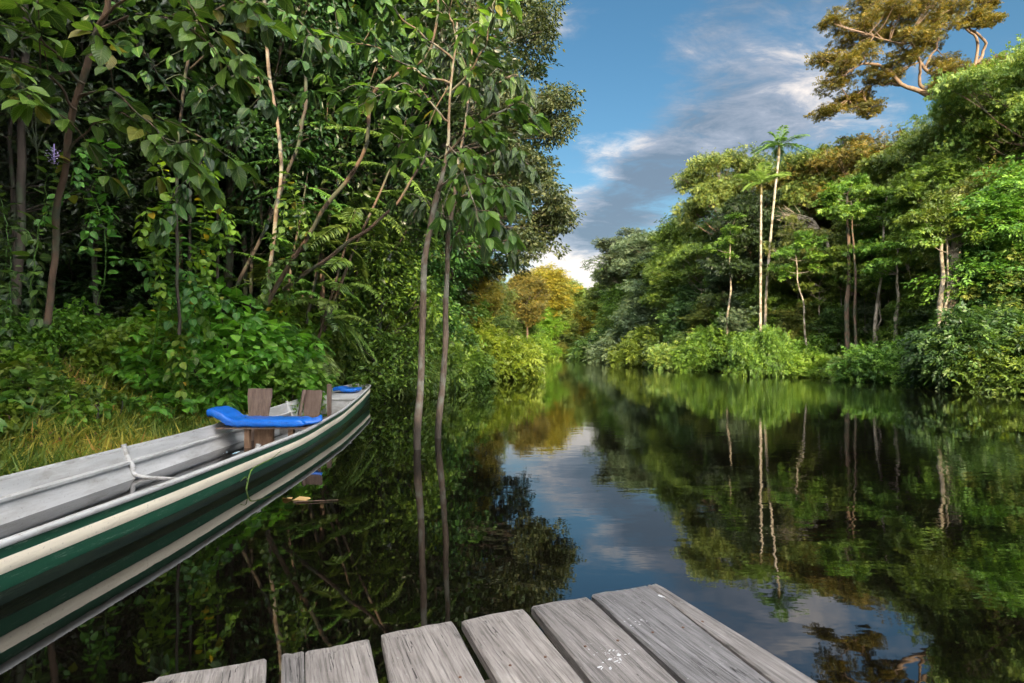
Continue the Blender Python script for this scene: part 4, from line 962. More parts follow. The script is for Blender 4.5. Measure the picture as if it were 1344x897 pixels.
# ================================================================== BOAT
def paint(name, col, worn, amt=.62, rough=.45, scale=5):
    m, nt = new_mat(name)
    tc = nd(nt, 'ShaderNodeTexCoord'); mp = nd(nt, 'ShaderNodeMapping'); mp.inputs['Scale'].default_value = (3, .5, 5); nt.links.new(tc.outputs['Object'], mp.inputs[0])
    n1 = nd(nt, 'ShaderNodeTexNoise', i_Scale=scale * 2, i_Detail=12, i_Roughness=.8); nt.links.new(mp.outputs[0], n1.inputs['Vector'])
    n2 = nd(nt, 'ShaderNodeTexNoise', i_Scale=2.2, i_Detail=6); nt.links.new(mp.outputs[0], n2.inputs['Vector'])
    n3 = nd(nt, 'ShaderNodeTexNoise', i_Scale=38, i_Detail=4); nt.links.new(tc.outputs['Object'], n3.inputs['Vector'])
    f = ramp(nt, n1.outputs[0], [(amt, (0, 0, 0)), (amt + .04, (1, 1, 1))]).outputs[0]
    g = ramp(nt, n2.outputs[0], [(.3, tuple(c * .72 for c in col)), (.7, col)]).outputs[0]
    g = mixc(nt, math_n(nt, 'MULTIPLY', ramp(nt, n3.outputs[0], [(.62, (0, 0, 0)), (.72, (1, 1, 1))]).outputs[0], .35), g, tuple(c * .5 for c in worn))
    bs = nd(nt, 'ShaderNodeBsdfPrincipled', i_Roughness=rough)
    nt.links.new(mixc(nt, math_n(nt, 'MULTIPLY', f, .8), g, worn), bs.inputs['Base Color'])
    bp = nd(nt, 'ShaderNodeBump', i_Strength=.25, i_Distance=.004); nt.links.new(n1.outputs[0], bp.inputs['Height']); nt.links.new(bp.outputs[0], bs.inputs['Normal'])
    nt.links.new(bs.outputs[0], nd(nt, 'ShaderNodeOutputMaterial').inputs[0])
    return m
m_green = paint('green_paint', (.012, .075, .040), (.16, .22, .17), .57)
m_cream = paint('cream_paint', (.86, .77, .60), (.22, .18, .12), .68)
m_white = paint('worn_white_paint', (.50, .505, .495), (.25, .24, .22), .60, .5)
def dirty(m, col, lo, hi, amt, scale):
    nt = m.node_tree; bs = [n for n in nt.nodes if n.type == 'BSDF_PRINCIPLED'][0]; src = bs.inputs['Base Color'].links[0].from_socket
    tc = nd(nt, 'ShaderNodeTexCoord'); mp = nd(nt, 'ShaderNodeMapping'); mp.inputs['Scale'].default_value = (1.5, .6, 3); nt.links.new(tc.outputs['Object'], mp.inputs[0])
    n = nd(nt, 'ShaderNodeTexNoise', i_Scale=scale, i_Detail=10, i_Roughness=.72, i_Distortion=.6); nt.links.new(mp.outputs[0], n.inputs['Vector'])
    f = math_n(nt, 'MULTIPLY', ramp(nt, n.outputs[0], [(lo, (0, 0, 0)), (hi, (1, 1, 1))]).outputs[0], amt)
    nt.links.new(mixc(nt, f, src, col), bs.inputs['Base Color'])
dirty(m_white, (.20, .185, .15), .46, .68, .6, 2.0); dirty(m_white, (.05, .035, .02), .66, .70, .8, 11)
m_rim = paint('worn_rim_paint', (.50, .505, .49), (.17, .14, .10), .56, .5)
dirty(m_rim, (.20, .19, .16), .5, .62, .6, 6)
dirty(m_cream, (.40, .33, .22), .52, .72, .5, 3); dirty(m_green, (.05, .09, .06), .55, .7, .6, 5)
m_board = plain('old_board', (.06, .038, .027), .85, (.17, .12, .09), .5, scale=9, stretch=(3, 3, .5))
m_post = plain('raw_timber', (.10, .055, .03), .85, (.24, .15, .09), .5, scale=9, stretch=(3, 3, .5))
m_blue = plain('blue_vinyl', (.005, .085, .40), .33, (.010, .14, .56), .4, scale=5)
NY = [.3, 3.35, 5, 8.3, 11, 14, 16, 16.8, 17.15]
NX = [-3.25, -3.2, -3.15, -3.22, -3.48, -3.95, -4.30, -4.45, -4.60]
FX = [-4.78, -4.86, -4.9, -4.97, -5.07, -5.24, -5.27, -5.22, -5.12]
ZG = [.42, .41, .40, .37, .41, .48, .53, .55, .565]
def smin(y, X):
    h = .5; return (np.interp(y - h, NY, X) + 2 * np.interp(y, NY, X) + np.interp(y + h, NY, X)) / 4
ys = np.linspace(.3, 17.15, 110)
nx_ = np.where(ys < 15.8, smin(ys, NX), np.interp(ys, NY, NX)); fx_ = np.where(ys < 15.8, smin(ys, FX), np.interp(ys, NY, FX)); zg_ = smin(ys, ZG)
cxs = (nx_ + fx_) / 2; hw = (nx_ - fx_) / 2
bowf = np.clip((ys - 13.5) / 3.65, 0, 1)
B = np.array((-4.05, 8.5, 0))
boat = thing('canoe', 'long wooden canoe painted green with a cream stripe, grey-white inside, moored by the bank', 'boat', B)
def strip(mb, prof, mi=0, smooth=True, both=True):
    """prof: list of (inset from the gunwale edge, z) arrays along the boat; swept on both sides"""
    for s in ((1, -1) if both else (1,)):
        rows = []
        for ins, z in prof:
            x = cxs + s * np.maximum(hw - ins, .0)
            rows.append(np.stack((x, ys, z), -1) - B)
        A = np.array(rows); m_, n_ = A.shape[:2]
        i = (np.arange(m_ - 1)[:, None] * n_ + np.arange(n_ - 1)[None]).ravel()
        t = np.concatenate((np.stack((i, i + 1, i + n_ + 1), 1), np.stack((i, i + n_ + 1, i + n_), 1)))
        mb.add(A.reshape(-1, 3), t, .5, None, mi, smooth)
o = np.ones_like(ys)
def ins(z):   # hull side leans inwards towards the keel
    return (zg_ - z) * .05 * o
floor_z = -.015 + .39 * bowf ** 2
keel = -.20 + .56 * bowf ** 2.2
hb = MB()
strip(hb, [(.012 + ins(zg_ - .035), zg_ - .035), (.012 + ins(zg_ - .115), zg_ - .115)])
zl = zg_ - .212
strip(hb, [(.012 + ins(zl), zl), (.012 + ins(.07 * o), np.minimum(.07, zl - .02)), (.02 + ins(.0 * o) + .01, np.minimum(.0 + .2 * bowf, zl - .03)), (.25 * hw + .04, np.minimum(keel, zl - .04)), (hw, np.minimum(keel - .02, zl - .05))])
ob('hull', hb.mesh('hull', [m_green]), boat)
wb = MB(); zt = .085 + .02 * np.sin(ys * 2) * .3 + .16 * bowf ** 2  # low hull painted dark to stand in for the dim reflection there
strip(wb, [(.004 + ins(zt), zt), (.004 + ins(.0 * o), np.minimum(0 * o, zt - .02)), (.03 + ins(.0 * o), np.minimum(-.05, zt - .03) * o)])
ob('waterline_band', wb.mesh('waterline_band', [plain('dark_low_hull', (.006, .012, .009), .25, (.02, .03, .02), .3, scale=6, stretch=(1, .3, 4))]), boat)
sb = MB(); strip(sb, [(.009 + ins(zg_ - .115), zg_ - .113), (.004 + ins(zg_ - .118), zg_ - .119), (.004 + ins(zl), zl + .004), (.009 + ins(zl), zl - .002)])
ob('stripe', sb.mesh('stripe', [m_cream]), boat)
gb = MB(); strip(gb, [(.014, zg_ - .042), (-.012, zg_ - .036), (-.016, zg_ - .008), (-.006, zg_ + .006), (.024, zg_ + .008), (.034, zg_ - .004), (.036, zg_ - .03)])
ob('gunwale', gb.mesh('gunwale', [m_rim]), boat)
ib = MB(); lw = .35 * (1 - bowf * .5)
strip(ib, [(.028 * o, zg_ - .012), (.045 * o, zg_ - .05), (.075 * o, zg_ * .5 + floor_z * .5 + .03), (.085 * o, zg_ * .5 + floor_z * .5 - .02), (.15 * o, floor_z + .05), (.19 * o, floor_z + .004)])
fb_ = MB(); strip(fb_, [(.186 * o, floor_z + .003), (hw * .5, floor_z - .004), (hw, floor_z - .006)])
m_floor = paint('boat_floor', (.36, .35, .325), (.16, .14, .10), .58, .6)
dirty(m_floor, (.09, .07, .045), .50, .66, .65, 2.6); dirty(m_floor, (.03, .02, .012), .64, .68, .9, 14)
ob('floor', fb_.mesh('floor', [m_floor]), boat)
zr = zg_ * .5 + floor_z * .5 + .01
rb = MB()
strip(rb, [(.074 * o, zr + .030), (.128 * o, zr + .018)], smooth=False); strip(rb, [(.128 * o, zr + .018), (.128 * o, zr - .012)], smooth=False); strip(rb, [(.128 * o, zr - .012), (.08 * o, zr - .026)], smooth=False)
ob('side_rail', rb.mesh('side_rail', [m_rim]), boat)
ob('inner_lining', ib.mesh('inner_lining', [m_white]), boat)
tb_ = MB(); y0 = ys[0]
tv = np.array([(fx_[0], y0, zg_[0] + .01), (nx_[0], y0, zg_[0] + .01), (nx_[0] - .1, y0, -.14), (fx_[0] + .1, y0, -.14)])
tv = np.concatenate((tv - (0, .03, 0), tv + (0, .03, 0))) - B
tb_.add(tv, [(0, 1, 2), (0, 2, 3), (5, 4, 7), (5, 7, 6), (0, 4, 5), (0, 5, 1), (1, 5, 6), (1, 6, 2), (2, 6, 7), (2, 7, 3), (3, 7, 4), (3, 4, 0)])
bw = MB(); ye = ys[-1]; xa, xb, zz = fx_[-1], nx_[-1], zg_[-1]; kz = keel[-1]
ring = [(xa, ye, zz), (xa + .1 * .5, ye + .10, zz), ((xa + xb) / 2, ye + .17, zz + .01), (xb - .05, ye + .10, zz), (xb, ye, zz)]
low = [(xa + .03, ye, kz - .02), (xa + .1, ye + .01, kz - .03), ((xa + xb) / 2, ye + .03, kz - .05), (xb - .1, ye + .01, kz - .03), (xb - .03, ye, kz - .02)]
ti = [(x + ((xa + xb) / 2 - x) * .14, y - .04, z + .004) for x, y, z in ring]; ti[0] = (xa + .04, ye - .03, zz + .004); ti[-1] = (xb - .04, ye - .03, zz + .004)
bot = [(x, y - .05, z + .06) for x, y, z in low]
vv = np.array(ring + low + ti + bot) - B
tt_ = []
for k in range(4):
    tt_ += [(k, k + 1, 6 + k), (k, 6 + k, 5 + k), (k, 10 + k, 11 + k), (k, 11 + k, k + 1), (10 + k, 15 + k, 16 + k), (10 + k, 16 + k, 11 + k), (5 + k, 6 + k, 16 + k), (5 + k, 16 + k, 15 + k)]
bw.add(vv, tt_); ob('bow_board', bw.mesh('bow_board', [m_rim]), boat)
ob('stern_board', tb_.mesh('stern_board', [m_green]), boat)
def at_y(y): return [float(np.interp(y, ys, a)) for a in (cxs, hw, zg_, floor_z)]
def rib(y, th=.055, full=True, name='rib'):
    c_, h_, z_, f_ = at_y(y); zm = z_ * .5 + f_ * .5
    for s in ((-1, 1) if full else (-1,)):
        pr = [(h_ - .02, z_ + .045), (h_ - .05, z_ - .06), (h_ - .10, zm + .03), (h_ - .135, zm - .03), (h_ - .16, f_ + .07), (h_ * .62, f_ + .025), (h_ * .1 if full else .15, f_ + .012)]
        p = smooth_path([(c_ + s * a, y, b) for a, b in pr], 22) - B
        mb = MB(); tube(mb, p, np.concatenate((np.linspace(.034, .03, 14), np.linspace(.03, .012, 8))), 8)
        ob(name, mb.mesh(name, [m_rim]), boat)
rib(6.75); rib(12.1); rib(2.2)
def box(mb, lo, hi, off=None, mi=0, bev=0):
    lo = np.array(lo, float); hi = np.array(hi, float)
    v = np.array([(x, y, z) for z in (lo[2], hi[2]) for y in (lo[1], hi[1]) for x in (lo[0], hi[0])])
    t = [(0, 2, 3), (0, 3, 1), (4, 5, 7), (4, 7, 6), (0, 1, 5), (0, 5, 4), (2, 6, 7), (2, 7, 3), (0, 4, 6), (0, 6, 2), (1, 3, 7), (1, 7, 5)]
    if off is not None: v = v @ np.array(off[0]).T + np.array(off[1])
    mb.add(v, t, .5, None, mi)
def bevel(o, w=.006, seg=2):
    md = o.modifiers.new('bevel', 'BEVEL'); md.width = w; md.segments = seg; md.limit_method = 'ANGLE'; return o
# bench under the blue pad
bm_ = MB(); box(bm_, (-4.88, 8.78, .325), (-3.34, 9.22, .352)); o_b = bm_.mesh('bench', [m_board]); bench = bevel(ob('bench', o_b, boat, (0, 0, 0)), .004)
for v in o_b.vertices: v.co -= Vector(B)
for (x0, x1, y0_, y1_) in ((-4.44, -4.36, 8.84, 8.92), (-4.36, -4.05, 9.02, 9.1), (-3.72, -3.64, 8.86, 8.94)):
    mb = MB(); box(mb, (x0, y0_, -.05), (x1, y1_, .324)); me = mb.mesh('leg', [m_post]); [setattr(v, 'co', v.co - Vector(B)) for v in me.vertices]
    bevel(ob('leg', me, bench), .004)
mb = MB(); box(mb, (-4.1, 9.4, .15), (-3.45, 9.44, .25)); me = mb.mesh('cross_bar', [m_rim]); [setattr(v, 'co', v.co - Vector(B)) for v in me.vertices]; bevel(ob('cross_bar', me, boat), .004)
def board(name, c, wt, wb, h, th, tilt, yaw=0, mat=None, label=None):
    v = []
    for y in (-th / 2, th / 2):
        for z, w in ((0, wb), (h * .45, wb * .5 + wt * .46), (h * .86, wt * .99), (h, wt * .96)):
            v += [(-w / 2, y, z), (w / 2, y, z)]
    t = []
    for k in range(3):
        a = 2 * k; t += [(a, a + 1, a + 3), (a, a + 3, a + 2), (a + 8, a + 11, a + 9), (a + 8, a + 10, a + 11), (a, a + 2, a + 10), (a, a + 10, a + 8), (a + 1, a + 9, a + 11), (a + 1, a + 11, a + 3)]
    t += [(6, 7, 15), (6, 15, 14), (0, 8, 9), (0, 9, 1)]
    mb = MB(); mb.add(v, t); me = mb.mesh(name, [mat or m_board])
    o = ob(name, me, boat, tuple(np.array(c) - B)); o.rotation_euler = (tilt, 0, yaw); bevel(o, .006)
    if label: o['label'] = label
    return o
board('backrest', (-4.60, 9.62, -.04), .44, .28, .98, .035, R(-9), R(4), label='tall upright backrest board by the far side')
board('backrest', (-3.74, 9.86, -.04), .37, .25, .93, .035, R(-8), R(-10), label='backrest board with two knots by the near side')
board('backrest_brace', (-4.02, 9.86, -.05), .10, .14, .96, .05, R(-10), R(-60))
board('post', (-3.94, 11.5, -.03), .09, .08, .93, .06, 0, 0, m_board)
# bulkhead locker with its lid near the bow
c_, h_, z_, f_ = at_y(13.6)
mb = MB(); pv = [(-h_ + .08, z_ - .06), (h_ - .08, z_ - .06), (h_ - .16, f_ + .16), (h_ * .4, f_ + .03), (-h_ * .4, f_ + .03), (-h_ + .16, f_ + .16)]
v = [(c_ + a, 13.58, b) for a, b in pv] + [(c_ + a, 13.63, b) for a, b in pv]
t = [(0, k, k + 1) for k in range(1, 5)] + [(6, 6 + k + 1, 6 + k) for k in range(1, 5)] + [x for k in range(6) for x in ((k, 6 + k, 6 + (k + 1) % 6), (k, 6 + (k + 1) % 6, (k + 1) % 6))]
mb.add(np.array(v) - B, t); ob('bulkhead', mb.mesh('bulkhead', [m_white]), boat)
c2, h2, z2, f2 = at_y(16.3)
mb = MB(); z_t = z_ - .06
mb.add(np.array([(c_ - h_ + .08, 13.55, z_t), (c_ + h_ - .08, 13.55, z_t), (c2 + h2 - .08, 16.3, z_t + .03), (c2 - h2 + .08, 16.3, z_t + .03)] + [(c_ - h_ + .08, 13.55, z_t - .03), (c_ + h_ - .08, 13.55, z_t - .03), (c2 + h2 - .08, 16.3, z_t), (c2 - h2 + .08, 16.3, z_t)]) - B,
       [(0, 1, 2), (0, 2, 3), (4, 6, 5), (4, 7, 6), (0, 4, 5), (0, 5, 1), (1, 5, 6), (1, 6, 2), (2, 6, 7), (2, 7, 3), (3, 7, 4), (3, 4, 0)])
ob('fore_seat', mb.mesh('fore_seat', [m_white]), boat)

# blue vinyl pads
def pad(name, label, base, prof, y0, y1, th, seed, tail=None):
    """prof: centre line in x,z; an inflated, wrinkled slab round it"""
    r = np.random.default_rng(seed); p = smooth_path([(a, 0, b) for a, b in prof], 44); n = 44; sides = 28
    tan = nrm(np.gradient(p, axis=0)); up = np.stack((-tan[:, 2], 0 * tan[:, 0], tan[:, 0]), 1)
    th_ = np.arange(sides) * 2 * PI / sides
    cy_, cz_ = np.cos(th_), np.sin(th_)
    sqy = np.sign(cy_) * np.abs(cy_) ** .35; sqz = np.sign(cz_) * np.abs(cz_) ** .38
    endt = np.minimum(1, np.minimum(np.arange(n), np.arange(n)[::-1]) / 2.5) ** .5
    hy = (y1 - y0) / 2
    V = p[:, None] + (sqy[None, :, None] * np.array((0, 1., 0)) * hy * (.9 + .1 * endt)[:, None, None]) + up[:, None] * (sqz[None, :] * th / 2 * (.25 + .75 * endt)[:, None])[:, :, None]
    V[..., 1] += (y0 + y1) / 2
    wr = .005 * np.sin(np.arange(n)[:, None] * .9 + 3 * np.sin(th_ * 2)[None]) * (.3 + r.uniform(0, 1, (n, 1))) + .004 * r.normal(0, 1, (n, sides))
    V += up[:, None] * wr[:, :, None]
    mb = MB(); i = np.arange(n - 1)[:, None] * sides; j = np.arange(sides)[None]; j2 = (j + 1) % sides
    q = np.stack((i + j, i + j2, i + sides + j2, i + sides + j), -1).reshape(-1, 4)
    t_ = np.concatenate((q[:, [0, 1, 2]], q[:, [0, 2, 3]])); v = V.reshape(-1, 3)
    v = np.concatenate((v, V[0].mean(0)[None], V[-1].mean(0)[None])); a = len(v) - 2
    t_ = np.concatenate((t_, np.stack((j2[0], j[0], np.full(sides, a)), 1), np.stack(((n - 1) * sides + j[0], (n - 1) * sides + j2[0], np.full(sides, a + 1)), 1)))
    mb.add(v - base, t_, .5, None, 0, True)
    return mb, tag(ob(name, None) if False else ob(name, mb.mesh(name, [m_blue]), None, tuple(base)), label, 'cushion')
base = np.array((-4.1, 9.0, .36))
mb, cu = pad('seat_cushion', 'long bright blue vinyl seat pad lying across the canoe, curled up at its far end', base, [(-5.03, .60), (-4.97, .60), (-4.90, .59), (-4.78, .52), (-4.68, .455), (-4.58, .43), (-4.4, .425), (-4.2, .422), (-3.9, .42), (-3.6, .42), (-3.42, .415)], 8.74, 9.28, .135, 3)
tl = MB(); 
for k in range(5):
    a = k * .05
    tube(tl, smooth_path([(-3.47, 8.86 + a * 1.6, .42), (-3.33, 8.92 + a, .42 + .01 * k), (-3.20 - .02 * k, 8.98 + a, .45 + .012 * k)], 8) - base, np.linspace(.045, .022, 8), 6)
ob('tied_end', tl.mesh('tied_end', [m_blue]), cu)
base = np.array((-4.7, 15.4, .46))
pad('seat_cushion', 'small blue vinyl pad lying on the seat near the bow of the canoe', base, [(-5.06, .53), (-4.9, .56), (-4.72, .51), (-4.55, .505), (-4.38, .53)], 15.0, 15.6, .11, 5)
# scrap of plastic on the floor
mb = MB(); r = np.random.default_rng(2); n = 9
XX, YY = np.meshgrid(np.linspace(-.17, .17, n), np.linspace(-.09, .09, 6)); ZZ = .02 + .018 * np.sin(XX * 40) + r.uniform(0, .02, XX.shape); XX = XX + r.normal(0, .012, XX.shape)
i = (np.arange(5)[:, None] * n + np.arange(n - 1)[None]).ravel(); tri = np.concatenate((np.stack((i, i + 1, i + n + 1), 1), np.stack((i, i + n + 1, i + n), 1)))
mb.add(np.stack((XX, YY, ZZ), -1).reshape(-1, 3), tri)
m_scrap = plain('plastic_scrap', (.75, .78, .74), .4, (.30, .62, .72), 0, scale=7)
tag(ob('plastic_bag', mb.mesh('plastic_bag', [m_scrap]), None, (-4.42, 8.45, -.045)), 'crumpled white and pale blue plastic scrap on the canoe floor', 'plastic scrap')
mb = MB(); tube(mb, smooth_path([(0, 0, -.06), (.0, .08, .12), (-.015, .24, .20), (.03, .6, .235), (.0, .95, .27)], 18), np.linspace(.011, .004, 18), 6)
tube(mb, smooth_path([(.0, .06, .08), (.03, -.05, .16), (.02, -.15, .13)], 8), np.linspace(.006, .003, 8), 5)
tag(ob('reed', mb.mesh('reed', [M['olive']]), None, (-3.10, 6.2, 0)), 'bent green reed sticking up from the water against the canoe side', 'reed')
mb = MB(); scatter(mb, LEAFW, np.array([(0, 0, .006), (-.02, .03, .01)]), np.array([(1., .25, .05), (-.9, .6, .1)]), np.array([(0, 0, 1.), (0, .2, 1)]), np.array((.27, .15)), np.array((.75, .6)))
tag(ob('floating_leaf', mb.mesh('floating_leaf', [M['litter']]), None, (-2.36, 5.72, 0)), 'curled orange-brown leaf floating on dark water beside the canoe', 'leaf')
mb = MB(); tube(mb, smooth_path([(0, 0, .004), (.2, .02, .012), (.45, .08, .006)], 8), np.linspace(.008, .004, 8), 5)
tag(ob('twig', mb.mesh('twig', [M['bark']]), None, (-2.32, 5.66, 0)), 'thin twig floating beside the orange-brown leaf', 'twig')
# ================================================================== DOCK
DZ = .5
def U(px, py, z=DZ):
    d = (CAM_H - z) * F / (py - 462); return np.array(((px - 672) * d / F, d))
def wood(name, a, b, c3, seed):
    m, nt = new_mat(name)
    tc = nd(nt, 'ShaderNodeTexCoord'); mp = nd(nt, 'ShaderNodeMapping'); mp.inputs['Scale'].default_value = (9, .55, 9); mp.inputs['Location'].default_value = (seed, seed * 2, 0)
    nt.links.new(tc.outputs['Object'], mp.inputs[0])
    wv = nd(nt, 'ShaderNodeTexNoise', i_Scale=1.2, i_Detail=2); nt.links.new(mp.outputs[0], wv.inputs['Vector'])
    n1 = nd(nt, 'ShaderNodeTexNoise', i_Scale=5.5, i_Detail=12, i_Roughness=.78, i_Distortion=.5); nt.links.new(mp.outputs[0], n1.inputs['Vector'])
    mp2 = nd(nt, 'ShaderNodeMapping'); mp2.inputs['Scale'].default_value = (30, 1.1, 30); mp2.inputs['Location'].default_value = (seed * 3, 0, 0); nt.links.new(tc.outputs['Object'], mp2.inputs[0])
    n2 = nd(nt, 'ShaderNodeTexNoise', i_Scale=4, i_Detail=6, i_Roughness=.6, i_Distortion=.3); nt.links.new(mp2.outputs[0], n2.inputs['Vector'])
    n3 = nd(nt, 'ShaderNodeTexNoise', i_Scale=2.6, i_Detail=6, i_Roughness=.6); nt.links.new(tc.outputs['Object'], n3.inputs['Vector'])
    n4 = nd(nt, 'ShaderNodeTexNoise', i_Scale=60, i_Detail=3); nt.links.new(tc.outputs['Object'], n4.inputs['Vector'])
    col = ramp(nt, n1.outputs[0], [(.32, a), (.5, b), (.68, c3)]).outputs[0]
    col = mixc(nt, math_n(nt, 'MULTIPLY', ramp(nt, n3.outputs[0], [(.42, (0, 0, 0)), (.68, (1, 1, 1))]).outputs[0], .45), col, tuple(x * .55 for x in b))
    fine = ramp(nt, n2.outputs[0], [(.40, (0, 0, 0)), (.5, (1, 1, 1))]).outputs[0]
    col = mixc(nt, math_n(nt, 'MULTIPLY', math_n(nt, 'SUBTRACT', 1.0, fine), .5), col, tuple(x * .35 for x in a))
    crack = ramp(nt, n1.outputs[0], [(.345, (1, 1, 1)), (.385, (0, 0, 0))]).outputs[0]
    col = mixc(nt, math_n(nt, 'MULTIPLY', crack, .85), col, (.012, .010, .009))
    mp3 = nd(nt, 'ShaderNodeMapping'); mp3.inputs['Scale'].default_value = (16, .42, 16); mp3.inputs['Location'].default_value = (seed * 1.7, seed * .6, 0); nt.links.new(tc.outputs['Object'], mp3.inputs[0])
    n5 = nd(nt, 'ShaderNodeTexNoise', i_Scale=1.6, i_Detail=5, i_Roughness=.55, i_Distortion=.8); nt.links.new(mp3.outputs[0], n5.inputs['Vector'])
    band = math_n(nt, 'ABSOLUTE', math_n(nt, 'SUBTRACT', n5.outputs[0], .5))
    n6 = nd(nt, 'ShaderNodeTexNoise', i_Scale=3.1, i_Detail=2); nt.links.new(tc.outputs['Object'], n6.inputs['Vector'])
    split = math_n(nt, 'MULTIPLY', math_n(nt, 'LESS_THAN', band, .007), math_n(nt, 'GREATER_THAN', n6.outputs[0], .56))
    crack = math_n(nt, 'MAXIMUM', crack, split)
    col = mixc(nt, math_n(nt, 'MULTIPLY', split, .9), col, (.010, .008, .007))
    spots = ramp(nt, n4.outputs[0], [(.68, (0, 0, 0)), (.74, (1, 1, 1))]).outputs[0]
    col = mixc(nt, math_n(nt, 'MULTIPLY', spots, .3), col, (.5, .5, .47))
    bs = nd(nt, 'ShaderNodeBsdfPrincipled', i_Roughness=.72); nt.links.new(col, bs.inputs['Base Color'])
    h = math_n(nt, 'MULTIPLY_ADD', n2.outputs[0], .5, n1.outputs[0]); h = math_n(nt, 'MULTIPLY_ADD', crack, -.6, h)
    bp = nd(nt, 'ShaderNodeBump', i_Strength=.75, i_Distance=.006); nt.links.new(h, bp.inputs['Height']); nt.links.new(bp.outputs[0], bs.inputs['Normal'])
    nt.links.new(bs.outputs[0], nd(nt, 'ShaderNodeOutputMaterial').inputs[0])
    return m
m_wl = wood('grey_board_light', (.14, .123, .105), (.265, .24, .215), (.41, .38, .34), 1)
m_wm = wood('grey_board', (.095, .086, .077), (.20, .185, .17), (.32, .30, .28), 5)
m_wd = wood('grey_board_dark', (.08, .077, .074), (.165, .16, .156), (.28, .275, .27), 9)
m_joist = plain('dark_joist', (.03, .025, .02), .9, (.08, .065, .05), .5)
m_nail = plain('rusty_nail', (.05, .022, .012), .7, (.12, .055, .025), 0, scale=40)
UDIR = np.array((.402, -.916))
dock = thing('dock', 'weathered grey plank dock in the foreground, corner jutting over the water', 'dock', (0, 0, 0))
mdrop = plain('white_splatter', (.72, .74, .74), .7, (.35, .36, .36), 0, scale=30)
